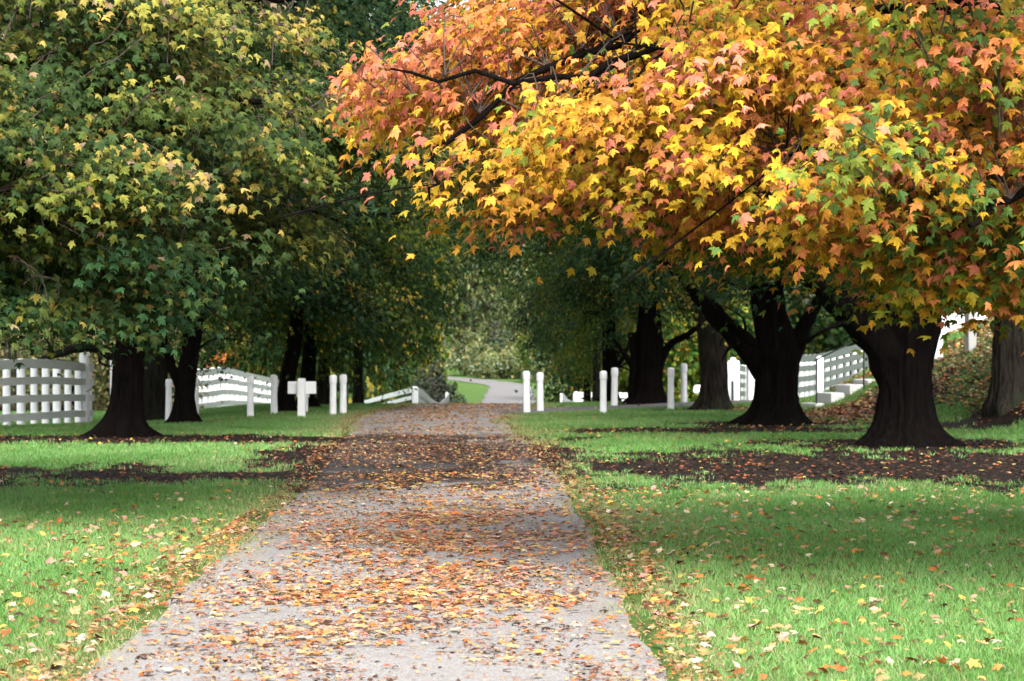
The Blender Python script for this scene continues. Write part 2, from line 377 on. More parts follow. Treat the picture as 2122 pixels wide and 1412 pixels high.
def maple_crown(name, P, seed, R0=6.4, zb=1.9, zc=4.6, zt=12.5, n_low=1150, n_top=60, per=46, zmax=10.6):
    R = np.random.default_rng(seed)
    lob = R.uniform(0, 2 * math.pi, 4); amp = R.uniform(.06, .13, 4); fr = np.array([2, 3, 5, 7])
    def rad(az): return R0 * (1 + (amp[:, None] * np.sin(fr[:, None] * az[None] + lob[:, None])).sum(0))
    def boughs(K, m, z0, z1):
        az = R.uniform(0, 2 * math.pi, K); z = z0 + (z1 - z0) * R.random(K)
        q = np.where(z > zc, np.sqrt(np.clip(1 - ((z - zc) / (zt - zc)) ** 2, .02, 1)), .54 + .46 * (z - zb) / (zc - zb))
        ro = rad(az) * q * R.uniform(.82, 1.06, K)
        z = z + (.45 * np.sin(az * 4 + lob[0]) + .3 * np.sin(az * 9 + lob[1])) * (z < zc)
        t = 1 - .68 * R.random((K, m)) ** 1.5; w = R.normal(0, .17, (K, m)) * (.5 + t)
        a2 = az[:, None] + w * np.minimum(1, 2.2 / np.maximum(ro, .5))[:, None] * 1.5
        r = ro[:, None] * t
        zz = z[:, None] + 1.3 * (1 - t ** 2) - 1.3 * w ** 2 * ro[:, None] * .5 + R.normal(0, .07, (K, m))
        zz = np.where(t > .93, zz - .12, zz)
        Cc = np.stack([r * np.cos(a2), r * np.sin(a2), zz], -1).reshape(-1, 3)
        O = unit(np.stack([np.cos(a2), np.sin(a2), np.full_like(a2, .25) + np.clip((z[:, None] - zc) / (zt - zc), 0, 1)], -1).reshape(-1, 3))
        tone = np.repeat(pick(P['pal'], P['w'], K, R), m, 0); own = pick(P['pal'], P['w'], K * m, R)
        return Cc, O, np.where(R.random((K * m, 1)) < .6, tone, own)
    C1, O1, W1 = boughs(n_low // 8, 8, zb, zmax)
    C2, O2, W2 = boughs(n_top // 6, 6, zmax - .4, zt)
    a = crown_mesh(name, C1, O1, per, (.44, .44, .15), .150, P, R, (SIMPLE, SIMPLE_F), varied=.22, weights=W1)
    b = crown_mesh(name, C2, O2, 26, (.75, .75, .30), .30, P, R, (SIMPLE, SIMPLE_F), varied=.3, weights=W2)
    return np_mesh(name, *[q for q in join([a, b])][:2], M_leaf, join([a, b])[2])

CROWNS = dict(
    dark=maple_crown('maple_crown', DARK, 21), dark2=maple_crown('maple_crown', DARK, 22), green=maple_crown('maple_crown', GREEN, 23),
    yellow=maple_crown('maple_crown', YELLOWG, 24, n_low=560, n_top=36, per=36, zmax=6.6),
    lowdark=maple_crown('maple_crown', DARK, 25, n_low=560, n_top=36, per=36, zmax=6.6), lowgreen=maple_crown('maple_crown', GREEN, 26, n_low=560, n_top=36, per=36, zmax=6.6))

def flare_profile(n, seed, roots=7):
    R = np.random.default_rng(seed); a = np.arange(n) * 2 * math.pi / n; f = np.full(n, .35)
    for k in range(roots):
        c = 2 * math.pi * (k + R.uniform(-.25, .25)) / roots
        d = np.abs((a - c + math.pi) % (2 * math.pi) - math.pi); f += R.uniform(.3, 1.25) * np.exp(-(d / R.uniform(.18, .34)) ** 2)
    return f

def trunk(rows, base, mat, parent, seed, flare=.5, n=72, ridge=.055):
    """rows: (height, dx, dy, radius) above the base"""
    rows = np.asarray(rows, float); h = np.linspace(0, 1, 44) ** 1.5 * (rows[-1, 0] + .5) - .5
    pts = np.stack([np.interp(h, rows[:, 0], rows[:, 1]), np.interp(h, rows[:, 0], rows[:, 2]), h], 1)
    r = np.interp(h, rows[:, 0], rows[:, 3])
    fl = flare * np.exp(-np.clip(h, 0, 9) / .19)
    mb = MB(); mb.tube(pts, r, n=n, ridge=ridge, seed=seed, flare=(fl, flare_profile(n, seed)))
    return mb.obj('trunk', mat, parent, smooth=True)

def limb(pts, r0, r1, mat, parent, seed, twigs=0, n=10, spread=.8, steps=18):
    """one limb with its side branches, a mesh of its own"""
    R = np.random.default_rng(seed); P = catmull(pts, steps)
    P[2:-1] += R.normal(size=(len(P) - 3, 3)) * .02 * np.linalg.norm(P[-1] - P[0]) / 4
    rads = np.interp(np.linspace(0, 1, len(P)), np.linspace(0, 1, len(r0)), r0) if isinstance(r0, list) else np.linspace(r0, r1, len(P))
    mb = MB(); mb.tube(P, rads, n=n, ridge=.05, seed=seed)
    for k in range(twigs):
        i = R.integers(len(P) // 4, len(P) - 1); d = unit(P[min(i + 1, len(P) - 1)] - P[i - 1]) + R.normal(size=3) * spread; d[2] = d[2] * .6 - .02; d = unit(d)
        ln = R.uniform(.5, 1.3); q = np.array([P[i], P[i] + d * ln * .5 + R.normal(size=3) * .08, P[i] + d * ln + R.normal(size=3) * .15 - np.array([0, 0, .15])])
        rr = rads[i] * .38
        mb.tube(catmull(q, 7), np.linspace(rr, .008, 7), n=6)
    return mb.obj('limb', mat, parent, smooth=True)

def auto_limbs(top, R0, mat, parent, seed, count=7, r=.16, zr=(3.5, 8.5), twigs=5):
    R = np.random.default_rng(seed)
    for k in range(count):
        az = 2 * math.pi * (k + R.uniform(-.3, .3)) / count; rr = R0 * R.uniform(.6, .9); z = R.uniform(*zr)
        e = np.array([rr * math.cos(az), rr * math.sin(az), z]); t = np.array(top)
        mid = t * .5 + e * .5 + np.array([0, 0, .6 * R.random()])
        limb([t + [0, 0, -.3], t * .8 + e * .2 + [0, 0, .25], mid, e], r * R.uniform(.7, 1.1), .02, mat, parent, seed * 31 + k, twigs=twigs)

def crown_child(parent, key, rz, sc, dz=0., off=(0, 0)):
    o = mobj('crown', CROWNS[key], parent); o.rotation_euler[2] = rz; o.scale = sc; o.location = (off[0], off[1], dz); return o

def maple(u, v, y, label, rows, mat=M_bark, key='dark', rz=0., sc=(1, 1, 1), dz=0., seed=1, flare=.5, limbs=(), auto=7, top=None, off=(0, 0), group='maples along the avenue', name='maple_tree', r_limb=.15):
    x = X(u, y); zb = float(H(x, y)); s = F / y
    t = empty(name, (x, y, zb - .03), label, 'tree', group)
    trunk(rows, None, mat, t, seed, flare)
    for i, (pp, r0, r1) in enumerate(limbs):
        # given as (u, v, dy) survey points
        limb([((uu - u) / s, dd, (v - vv) / s) for uu, vv, dd in pp], r0, r1, mat, t, seed * 77 + i, twigs=3, n=14)
    tp = top or (rows[-1][1], rows[-1][2], rows[-1][0])
    if auto: auto_limbs(tp, 6 * sc[0], mat, t, seed, auto, r=r_limb)
    if key: crown_child(t, key, rz, sc, dz, off)
    return t

# ------------------------------------------------------------------ avenue maples
maple(1881, 925, 42.9, 'broad black-barked maple with flared roots on the right, in front of the stone steps',
      [(0, 0, 0, .52), (.25, 0, 0, .48), (.6, 0, 0, .43), (1.1, -.02, 0, .41), (1.5, -.03, 0, .43), (1.9, .02, 0, .46), (2.4, .12, 0, .44), (3.4, .25, .2, .38), (4.6, .3, .4, .3)], key='dark', rz=.4, sc=(.98, .98, 1.), dz=1.7, seed=3, flare=.62,
      limbs=[([(1882, 880, 0), (1868, 790, 0), (1826, 705, -.05), (1750, 632, -.3), (1660, 560, -.8), (1500, 470, -1.5)], [.15, .36, .37, .30, .2, .1], 0), ([(1890, 700, 0), (1925, 620, .2), (1990, 500, .6), (2080, 400, 1.)], .30, .05)])
maple(1608, 882, 52.5, 'thick black-barked maple dividing low into several limbs, between the bollards and the steps',
      [(0, 0, 0, .55), (.3, .02, 0, .47), (.7, .02, 0, .44), (1.1, .03, 0, .43), (1.45, 0, 0, .48), (1.8, -.03, 0, .40), (2.4, -.12, .1, .32), (4.2, -.2, .3, .22)], key='dark2', rz=2.1, sc=(.92, .92, 1.), dz=1.75, seed=4, flare=.45,
      limbs=[([(1590, 770, 0), (1545, 715, -.1), (1490, 665, -.3), (1430, 600, -.6), (1340, 520, -1.2)], .30, .05), ([(1585, 735, 0), (1550, 703, -.3), (1515, 672, -.5), (1470, 620, -.9)], .13, .04),
             ([(1625, 770, 0), (1650, 715, .1), (1690, 640, .3), (1760, 540, .6)], .27, .05), ([(1600, 740, 0), (1575, 650, .1), (1560, 540, .3)], .24, .06)])
maple(1478, 852, 62.2, 'straight maple with pale grey-brown bark just right of the tallest bollard',
      [(0, 0, 0, .36), (.4, .02, 0, .33), (1., .02, 0, .32), (1.8, -.05, 0, .31), (2.6, -.16, 0, .29), (4.2, -.3, .2, .22)], mat=M_bark_g, key='lowgreen', rz=1., sc=(.8, .8, .95), dz=1.1, seed=5, flare=.24)
maple(1338, 839, 68, 'dark double-stemmed maple standing behind the drive among the right-hand bollards',
      [(0, .05, 0, .42), (.4, .08, 0, .36), (1.0, .1, 0, .33), (1.5, .1, 0, .35), (2., .1, 0, .30), (3.8, .15, .2, .22)], key='dark2', rz=3.3, sc=(.66, .66, .95), dz=0.65, seed=6, flare=.28,
      limbs=[([(1314, 841, 0), (1313, 790, 0), (1316, 740, 0), (1310, 690, .1)], .15, .12), ([(1314, 765, 0), (1295, 735, 0), (1270, 700, 0)], .10, .04), ([(1362, 770, 0), (1385, 720, 0), (1430, 688, -.2), (1470, 660, -.4)], .13, .04)])
maple(1263, 838, 72, 'slim black-trunked maple with a forked stem left of the double-stemmed maple',
      [(0, 0, 0, .25), (.5, 0, 0, .21), (1.4, 0, 0, .2), (2.4, -.02, 0, .18), (3.6, 0, 0, .14)], key='yellow', rz=4.4, sc=(.53, .53, .9), dz=0.2, seed=7, flare=.15, limbs=[([(1268, 775, 0), (1290, 745, 0), (1310, 700, .2)], .09, .04)])
maple(1236, 833, 79, 'narrow grey-green trunked tree behind the white paddock rails on the right',
      [(0, 0, 0, .13), (1.2, 0, 0, .12), (3, .02, 0, .1)], mat=M_bark_m, key='dark2', rz=5.1, sc=(0.62, 0.62, 0.85), dz=0.45, seed=8, flare=.06, auto=5, r_limb=.06)
maple(1216, 831, 83, 'thin leaning dark tree in front of the white paddock rails',
      [(0, 0, 0, .12), (1.2, .02, 0, .1), (3, .1, 0, .08)], key='yellow', rz=.7, sc=(.45, .45, .72), dz=-.15, seed=9, flare=.05, auto=4, r_limb=.05, off=(.3, 0))
maple(2088, 850, 50, 'grey-barked maple growing on the leafy bank at the right edge',
      [(0, .03, 0, .38), (.5, .05, 0, .35), (1.4, .06, 0, .34), (2.4, .08, 0, .33), (4.5, .1, .2, .26)], mat=M_bark_g, key='lowdark', rz=1.7, sc=(.85, .85, 1.), dz=1.2, seed=10, flare=.14)
maple(258, 905, 46.9, 'black-barked leaning maple with spreading roots on the left lawn',
      [(0, .0, 0, .36), (.22, .0, 0, .31), (.55, .03, 0, .29), (1.2, .07, 0, .28), (1.9, .14, 0, .275), (3, .25, .1, .24), (4.6, .4, .3, .18)], key='dark2', rz=1.4, sc=(1.1, 1.05, 1.05), dz=1.0, seed=11, flare=.5,
      limbs=[([(275, 700, 0), (330, 620, -.2), (430, 590, -.4), (560, 560, -.9)], .13, .04), ([(280, 640, 0), (370, 420, -.3), (380, 330, -.5)], .12, .05)])
maple(386, 877, 53.9, 'twin-stemmed dark maple between the leaning maple and the curving fence',
      [(0, .0, 0, .25), (.25, -.02, 0, .22), (.6, -.03, 0, .20), (1.0, 0, 0, .21), (1.5, .05, 0, .16), (2.4, .1, 0, .13), (4, .15, .1, .1)], key='lowdark', rz=2.6, sc=(0.88, 0.88, 0.95), dz=0.75, seed=12, flare=.2,
      limbs=[([(376, 800, 0), (358, 760, -.05), (340, 700, -.1), (315, 640, -.2)], .13, .07), ([(394, 790, 0), (402, 745, 0), (412, 690, 0), (420, 620, 0)], .10, .06)])
maple(322, 862, 58.6, 'stout grey maple trunk behind the leaning maple, with a low mossy limb reaching left',
      [(0, 0, 0, .29), (.5, 0, 0, .27), (1.5, .0, 0, .265), (2.5, .02, 0, .25), (4.5, .05, .1, .2)], mat=M_bark_m, key='yellow', rz=5.2, sc=(.85, .85, .9), dz=.85, seed=13, flare=.12, auto=6,
      limbs=[([(318, 690, 0), (270, 690, 0), (240, 722, .1), (205, 708, .1), (160, 705, .0), (112, 722, -.1), (60, 744, -.2)], .20, .06), ([(212, 708, .1), (205, 735, .1), (230, 745, .1)], .05, .02)])
maple(592, 856, 61, 'dark maple beside the white signboard, its stem leaning right',
      [(0, 0, 0, .21), (.4, .0, 0, .19), (.9, .05, 0, .18), (1.6, .2, 0, .16), (3.4, .4, .1, .12)], key='dark', rz=1.3, sc=(0.78, 0.78, 0.95), dz=0.3, seed=14, flare=.14)
maple(637, 849, 64, 'black-trunked maple directly behind the white signboard',
      [(0, 0, 0, .23), (.4, -.02, 0, .19), (1., .03, 0, .18), (2.2, .1, 0, .15), (3.8, .2, .1, .1)], key='yellow', rz=3.1, sc=(0.75, 0.75, 0.95), dz=0.25, seed=15, flare=.16)
maple(671, 845, 67, 'grey-green straight trunk between the signboard and the pair of bollards',
      [(0, 0, 0, .18), (1., 0, 0, .16), (3.4, .02, 0, .13)], mat=M_bark_m, key='yellow', rz=.9, sc=(0.7, 0.7, 0.9), dz=-0.3, seed=16, flare=.08, auto=5)
maple(742, 846, 70, 'slender dark tree in front of the sloping white boards',
      [(0, 0, 0, .14), (1., 0, 0, .125), (3.4, .0, 0, .1)], mat=M_bark_m, key='green', rz=4.0, sc=(0.68, 0.68, 0.9), dz=0.1, seed=17, flare=.05, auto=5, r_limb=.07)

# ------------------------------------------------------------------ near maples
def near_maple(name, label, base, rows, limbs, clumps, P, seed, leaf, per, sig, mat=M_bark, seeds=0, weights=None):
    R = np.random.default_rng(seed)
    t = empty(name, base, label, 'tree', 'maples along the avenue')
    b = np.array(base)
    trunk(rows, None, mat, t, seed, .35)
    nodes = []
    for i, (pp, r0, r1) in enumerate(limbs):
        Q = np.array(pp, float) - b; limb(Q, r0, r1, mat, t, seed * 13 + i, twigs=5, n=12, steps=24); nodes.append(catmull(Q, 24))
    nodes = np.concatenate(nodes)
    Cc, O = clumps; Cc = Cc - b
    mesh = crown_mesh('crown', Cc, O, per, sig, leaf, P, R, (MAPLE, MAPLE_F), varied=.22, weights=weights)
    cr = mobj('crown', np_mesh('crown', *mesh[:2], M_leaf, mesh[2]), t)
    # twigs that carry the sprays
    mb = MB()
    for c in Cc[R.random(len(Cc)) < .5]:
        d = np.linalg.norm(nodes - c, axis=1); near = nodes[np.argsort(d)[R.integers(0, 3)]]
        if np.linalg.norm(near - c) > .9: near = c + unit(near - c) * R.uniform(.3, .7)
        q = np.array([near, (near + c) / 2 + R.normal(size=3) * .10 + [0, 0, .12], c]); mb.tube(catmull(q, 7), np.linspace(.008, .003, 7), n=5)
    mb.obj('twig', M_twig, t, smooth=True)['kind'] = 'stuff'
    if seeds:
        sel = Cc[R.integers(0, len(Cc), seeds)] + R.normal(size=(seeds, 3)) * np.array(sig) * .8
        m = 13; pos = np.repeat(sel, m, 0) + R.normal(size=(seeds * m, 3)) * .035
        V, Fc, fpl = leaves(pos, R.normal(size=pos.shape), R.normal(size=pos.shape) + [0, 0, -1.2], R.uniform(.022, .045, len(pos)), (np.array([(0, 0, 0), (.5, .2, 0), (1, 0, 0), (.5, -.2, 0)]), np.array([(0, 1, 2), (0, 2, 3)])))
        col = pick([(.10, .045, .02), (.16, .075, .035), (.26, .15, .08), (.05, .025, .015)], [3, 3, 1.3, 2], len(pos), R)
        mobj('seed_cluster', np_mesh('seed_cluster', V, Fc, M_seed, np.repeat(col, fpl, 0)), t)['kind'] = 'stuff'
    return t

def bough_clumps(c, O, m, ln, wd, R):
    k = len(c); t = R.uniform(-1, .4, (k, m)); w = R.normal(0, 1, (k, m)) * (.65 + .3 * -t)
    Oh = O * [1, 1, 0]; Oh = unit(Oh); Ph = np.stack([-Oh[:, 1], Oh[:, 0], 0 * Oh[:, 0]], 1)
    p = c[:, None] + Oh[:, None] * (t * ln)[..., None] + Ph[:, None] * (w * wd)[..., None]
    p[..., 2] += -.16 * w ** 2 - .30 * np.clip(t, 0, 1) ** 2 + .30 * np.clip(-t, 0, 1) * ln * .6 + R.normal(0, .05, (k, m))
    return p.reshape(-1, 3), np.repeat(O, m, 0), t.ravel(), np.repeat(np.arange(k), m)

# orange maple on the right: trunk stands outside the frame, boughs sweep low over the lawn and road
R = np.random.default_rng(77)
n = 15000
c = np.stack([R.uniform(-1.7, 11, n), R.uniform(15.8, 25.5, n), R.uniform(1.9, 8.2, n)], 1)
x, y, z = c.T
ZB = ([-1.6, -1.25, -.95, -.62, .15, .42, .75, 1.02, 1.2, 1.6, 2.5, 3.7, 7, 12], [3.78, 3.66, 3.2, 2.86, 2.84, 3.0, 2.86, 2.68, 2.34, 2.28, 2.17, 2.15, 2.3, 2.6])
zbot = np.interp(x, *ZB)
left = np.interp(z, [2.7, 3.2, 3.7, 3.95, 4.3, 5, 6.5, 8.2], [-.64, -1.05, -1.55, -1.46, -1.05, -.85, .3, 2.5])
dx, dy, dz_ = (x - 5.4) / 6.9, (y - 20.6) / 4.6, (z - 2.6) / 5.4
r = np.sqrt(dx * dx + dy * dy + np.clip(dz_, 0, 9) ** 2)
bough = np.sin(x * 2.1 + z * 3.0) * .06 + np.sin(x * 4.3 - z * 2.2 + y * .7) * .04
keep = (z > zbot + np.where(x > 2.75, .06, np.where(x > .9, .22, .04))) & (x > left) & (r < 1.0 + bough) & (r > .52) & ~((z > 4.75) & (R.random(n) < .85))
keep &= (R.random(n) < np.where(x < .5, .80, .85))
c = c[keep]; c = np.concatenate([c[R.permutation(len(c))[:430]], np.stack([R.uniform(2.6, 4.0, 26), R.uniform(17.5, 20, 26), R.uniform(2.3, 2.75, 26)], 1)])
O = unit(np.stack([(c[:, 0] - 5.4) / 6.9, (c[:, 1] - 20.6) / 4.6, .25 + 0 * c[:, 0]], 1)); O = unit(O + [0, -.55, 0])
c, O, tt, bi = bough_clumps(c, O, 13, .75, .42, R)
zb_ = np.interp(c[:, 0], *ZB) + np.where(c[:, 0] > 2.95, .13, np.where(c[:, 0] > .9, .40, .04)); k = (c[:, 2] > zb_) & (c[:, 0] > np.interp(c[:, 2], [2.7, 3.2, 3.7, 3.95, 4.3, 5, 6.5, 8.2], [-.70, -1.2, -1.62, -1.52, -1.1, -.9, .3, 2.5]))
c, O, tt, bi = c[k], O[k], tt[k], bi[k]
pal = np.array(ORANGE['pal']); nb_ = bi.max() + 1
pk = fbm(c[:, 0] * .8 + 3, c[:, 2] * 1.3 + c[:, 1] * .5); gr = R.random(nb_)[bi]
tone = pick(ORANGE['pal'], ORANGE['w'], nb_, R)[bi]; own = pick(ORANGE['pal'], ORANGE['w'], len(c), R)
base_c = np.where(R.random((len(c), 1)) < .5, tone, own)
top_ = (tt > -.25) & (pk > .53) & (R.random(len(c)) < .68); base_c[top_] = pick([pal[3], pal[2]], [1.4, 1], top_.sum(), R)
q = (gr > .90) & (R.random(len(c)) < .7); base_c[q] = pick([pal[5], pal[6], pal[4]], [1.5, 1, 1.5], q.sum(), R)
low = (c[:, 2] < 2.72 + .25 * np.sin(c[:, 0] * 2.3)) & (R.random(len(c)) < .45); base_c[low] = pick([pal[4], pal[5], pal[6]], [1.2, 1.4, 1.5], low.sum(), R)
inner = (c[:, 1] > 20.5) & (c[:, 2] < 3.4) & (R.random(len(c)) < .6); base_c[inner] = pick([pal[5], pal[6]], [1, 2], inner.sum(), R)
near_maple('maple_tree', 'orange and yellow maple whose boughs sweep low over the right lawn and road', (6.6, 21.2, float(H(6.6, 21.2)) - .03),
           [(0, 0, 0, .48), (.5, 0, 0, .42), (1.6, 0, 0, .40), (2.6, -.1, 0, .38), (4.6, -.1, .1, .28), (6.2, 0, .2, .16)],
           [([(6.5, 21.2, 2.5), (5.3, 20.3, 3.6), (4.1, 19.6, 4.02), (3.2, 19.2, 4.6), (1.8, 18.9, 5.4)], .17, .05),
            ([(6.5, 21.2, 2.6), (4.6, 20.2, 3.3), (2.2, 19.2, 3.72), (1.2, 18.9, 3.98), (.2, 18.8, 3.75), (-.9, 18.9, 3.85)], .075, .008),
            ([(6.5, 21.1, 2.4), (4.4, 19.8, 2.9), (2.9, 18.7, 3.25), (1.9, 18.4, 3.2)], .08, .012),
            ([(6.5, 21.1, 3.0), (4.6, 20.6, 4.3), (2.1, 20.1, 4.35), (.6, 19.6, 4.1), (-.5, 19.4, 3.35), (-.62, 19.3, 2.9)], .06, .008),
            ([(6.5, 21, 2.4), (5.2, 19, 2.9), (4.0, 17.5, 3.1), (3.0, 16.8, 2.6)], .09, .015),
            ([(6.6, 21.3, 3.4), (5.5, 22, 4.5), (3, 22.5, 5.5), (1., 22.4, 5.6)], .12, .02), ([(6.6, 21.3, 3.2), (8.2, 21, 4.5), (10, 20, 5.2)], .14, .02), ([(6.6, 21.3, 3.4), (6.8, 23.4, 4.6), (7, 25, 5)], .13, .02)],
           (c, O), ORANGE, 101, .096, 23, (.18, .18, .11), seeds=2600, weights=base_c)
print('orange clumps', len(c))

# green maple on the left: trunk outside the frame too
R = np.random.default_rng(78)
n = 12000
c = np.stack([R.uniform(-14, -.6, n), R.uniform(21.5, 33, n), R.uniform(1.9, 9.5, n)], 1)
x, y, z = c.T
ZL = ([-14, -7, -5.4, -4.9, -4.3, -3.4, -3.05, -2.8, -2.2, -1.5, -.6], [2.6, 2.2, 2.15, 2.2, 2.1, 2.08, 2.2, 2.6, 2.9, 3.3, 3.9])
zbot = np.interp(x, *ZL)
dx, dy, dz_ = (x + 8.2) / 7.2, (y - 27.3) / 5.2, (z - 2.8) / 6.6
r = np.sqrt(dx * dx + dy * dy + np.clip(dz_, 0, 9) ** 2)
bough = np.sin(x * 1.7 + z * 2.4) * .07 + np.sin(x * 3.9 - z * 1.9 + y * .7) * .05
keep = (z > zbot) & (r < 1.0 + bough) & (r > .55) & ~((z > 6.3) & (R.random(n) < .8))
keep &= fbm(x * .9 + 5, z * 1.3 + y * .5) > .40
c = c[keep]; c = c[R.permutation(len(c))[:400]]
O = unit(np.stack([(c[:, 0] + 8.2) / 7.2, (c[:, 1] - 27.3) / 5.2, .2 + 0 * c[:, 0]], 1)); O = unit(O + [0, -.5, 0])
c, O, tt, bi = bough_clumps(c, O, 15, 1.05, .55, R)
k = c[:, 2] > np.interp(c[:, 0], *ZL) - .05; c, O, tt, bi = c[k], O[k], tt[k], bi[k]; nb_ = bi.max() + 1
pal = np.array(NEARG['pal']); tone = pick(pal[:3], [4, 4, 1.5], nb_, R)[bi]; own = pick(NEARG['pal'], NEARG['w'], len(c), R)
base_c = np.where(R.random((len(c), 1)) < .72, tone, own)
yb = (R.random(nb_) < .30)[bi]; sel = yb & (tt > -.15) & (R.random(len(c)) < .8) & (c[:, 2] > 2.7); base_c[sel] = pick([pal[3], pal[4], pal[2], pal[5]], [2, 1.2, 1, .5], sel.sum(), R)
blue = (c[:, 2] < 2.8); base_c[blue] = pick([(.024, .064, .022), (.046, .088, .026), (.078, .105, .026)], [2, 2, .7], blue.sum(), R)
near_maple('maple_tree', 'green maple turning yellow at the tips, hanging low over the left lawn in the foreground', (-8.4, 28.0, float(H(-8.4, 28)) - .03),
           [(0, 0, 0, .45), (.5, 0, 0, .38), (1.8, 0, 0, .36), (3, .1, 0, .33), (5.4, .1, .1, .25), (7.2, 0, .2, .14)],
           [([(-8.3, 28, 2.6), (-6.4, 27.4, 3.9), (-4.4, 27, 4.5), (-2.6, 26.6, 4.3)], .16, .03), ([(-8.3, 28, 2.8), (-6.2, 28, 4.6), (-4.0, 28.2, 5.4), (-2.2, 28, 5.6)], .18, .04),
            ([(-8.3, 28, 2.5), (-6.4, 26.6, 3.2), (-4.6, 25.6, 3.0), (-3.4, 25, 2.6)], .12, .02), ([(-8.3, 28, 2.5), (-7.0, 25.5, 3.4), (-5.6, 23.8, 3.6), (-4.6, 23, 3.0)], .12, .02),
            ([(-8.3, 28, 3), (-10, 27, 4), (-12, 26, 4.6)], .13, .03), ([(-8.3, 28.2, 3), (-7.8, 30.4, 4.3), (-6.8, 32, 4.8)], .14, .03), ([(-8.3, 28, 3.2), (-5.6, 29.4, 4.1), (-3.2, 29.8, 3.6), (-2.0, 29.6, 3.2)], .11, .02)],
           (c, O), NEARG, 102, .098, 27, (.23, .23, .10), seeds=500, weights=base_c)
print('green clumps', len(c))

# ------------------------------------------------------------------ background trees and shrubs
def blob_crown(name, P, seed, n, R0, zc, rz_, size, per, sig):
    R = np.random.default_rng(seed); d = unit(R.normal(size=(n, 3))); f = R.uniform(.45, 1.05, n) * (1 + .22 * np.sin(3 * d[:, 0] + seed) + .18 * np.sin(5 * d[:, 1] + 2 * d[:, 2]))
    Cc = d * f[:, None] * np.array([R0, R0, rz_]) + [0, 0, zc]
    m = crown_mesh(name, Cc, d, per, sig, size, P, R, (CLUMP, CLUMP_F), varied=.5)
    return np_mesh(name, *m[:2], M_leaf, m[2])
FAR = [blob_crown('far_crown', HAZY, 31, 230, 4.2, 6.0, 5.4, .27, 64, (.7, .7, .5)), blob_crown('far_crown', YELLOWG, 32, 220, 4.0, 5.6, 5.0, .27, 64, (.7, .7, .5)), blob_crown('far_crown', GREEN, 33, 230, 4.4, 6.2, 5.6, .27, 64, (.7, .7, .5))]
SHRUB = [blob_crown('shrub_foliage', dict(pal=[(.05, .06, .04), (.08, .07, .06), (.10, .10, .07), (.05, .09, .035)], w=[3, 2, 1, 2]), 34, 110, .8, .85, .95, .12, 34, (.16, .16, .14)),
         blob_crown('shrub_foliage', HAZY, 35, 130, 1.6, 1.5, 1.6, .22, 34, (.3, .3, .25)), blob_crown('shrub_foliage', BRUSH, 36, 120, 1.3, 1.6, 1.9, .12, 26, (.4, .4, .4))]
def trunk_template(mat):
    mb = MB(); pts = catmull([(0, 0, -.3), (.05, 0, 1.5), (0, .1, 3.5), (.1, .1, 6.5)], 10); mb.tube(pts, np.linspace(.24, .06, 10), n=10, ridge=.05, seed=4)
    for k in range(5):
        az = k * 1.3; mb.tube(catmull([(0, .08, 2.6 + .5 * k), (math.cos(az) * 1.2, math.sin(az) * 1.2, 3.6 + .6 * k), (math.cos(az) * 2.8, math.sin(az) * 2.8, 4.6 + .7 * k)], 6), np.linspace(.09, .02, 6), n=6)
    return mb.mesh('far_trunk', mat, True)
FTRUNK = trunk_template(M_bark_g)
def far_tree(x, y, k, s, rz, label, group, name='tree', zs=1.):
    t = empty(name, (x, y, float(H(x, y)) - .1), label, 'tree', group); t.rotation_euler[2] = rz; t.scale = (s, s, s * zs)
    mobj('trunk', FTRUNK, t); mobj('crown', FAR[k], t); return t
R = np.random.default_rng(90)
KIND = ['dull grey-green tree', 'yellowish green tree', 'deep green tree']
# the wood closing the view beyond the far field
for i in range(26):
    x = -46 + i * 3.9 + R.uniform(-1, 1); y = 250 + R.uniform(-8, 26) - 12 * (abs(x) > 16); k = int(R.choice([0, 0, 1, 2])); k = int(R.choice([0, 0, 0, 1])) if abs(x) < 14 else k
    side = 'beyond the far field at the bend of the road' if abs(x) < 14 else ('in the wood closing the view left of the far field' if x < 0 else 'in the wood closing the view right of the far field')
    far_tree(x, y, k, R.uniform(1.0, 1.6), R.uniform(0, 6), KIND[k] + ' ' + side, 'trees of the far wood', zs=1.75)
# trees on either side of the hollow behind the avenue
for (u, y, k, s, txt) in [(748, 118, 1, 1.05, 'yellow-green tree left of the far road, behind the white corner post'), (730, 108, 1, .85, 'yellow-green tree rising behind the sloping white boards'), (835, 170, 0, .6, 'pale hazy tree at the left edge of the far lawn'),
                          (690, 104, 2, .85, 'deep green tree behind the white signboard and the grey-green trunk'), (655, 114, 1, 1., 'yellow-green tree far behind the white signboard'), (1120, 205, 1, .55, 'small yellowish tree at the right end of the far field'), (1262, 128, 2, .8, 'deep green tree behind the white paddock rails'),
                          (1215, 150, 0, .7, 'dull green tree just right of the far lawn'), (1290, 118, 2, .95, 'deep green tree far behind the double-stemmed maple'), (1400, 112, 1, .95, 'yellow-green tree between the grey-brown maple and the double-stemmed maple'), (1500, 122, 2, 1., 'deep green tree behind the fence gateway on the right'),
                          (1590, 135, 0, 1.1, 'dull green tree showing between the two nearest right-hand trunks'), (1700, 128, 0, 1.15, 'pale green tree above the right-hand fence, left of the handrail'), (1800, 124, 0, 1.1, 'pale green tree above the right-hand fence, behind the handrail'), (1930, 118, 2, 1., 'deep green tree at the top of the bank behind the white shed'),
                          (620, 120, 2, 1., 'deep green tree far behind the curving fence, near its right end'), (540, 122, 1, .95, 'yellowish tree far behind the middle of the curving fence')]:
    far_tree(X(u, y), y, k, s, u * .37, txt, 'trees behind the avenue', zs=1.8 if u < 790 else 1.)
o = far_tree(X(480, 112), 112, 1, .34, 1.2, 'small red-orange tree peeping over the curving fence', 'trees behind the avenue')
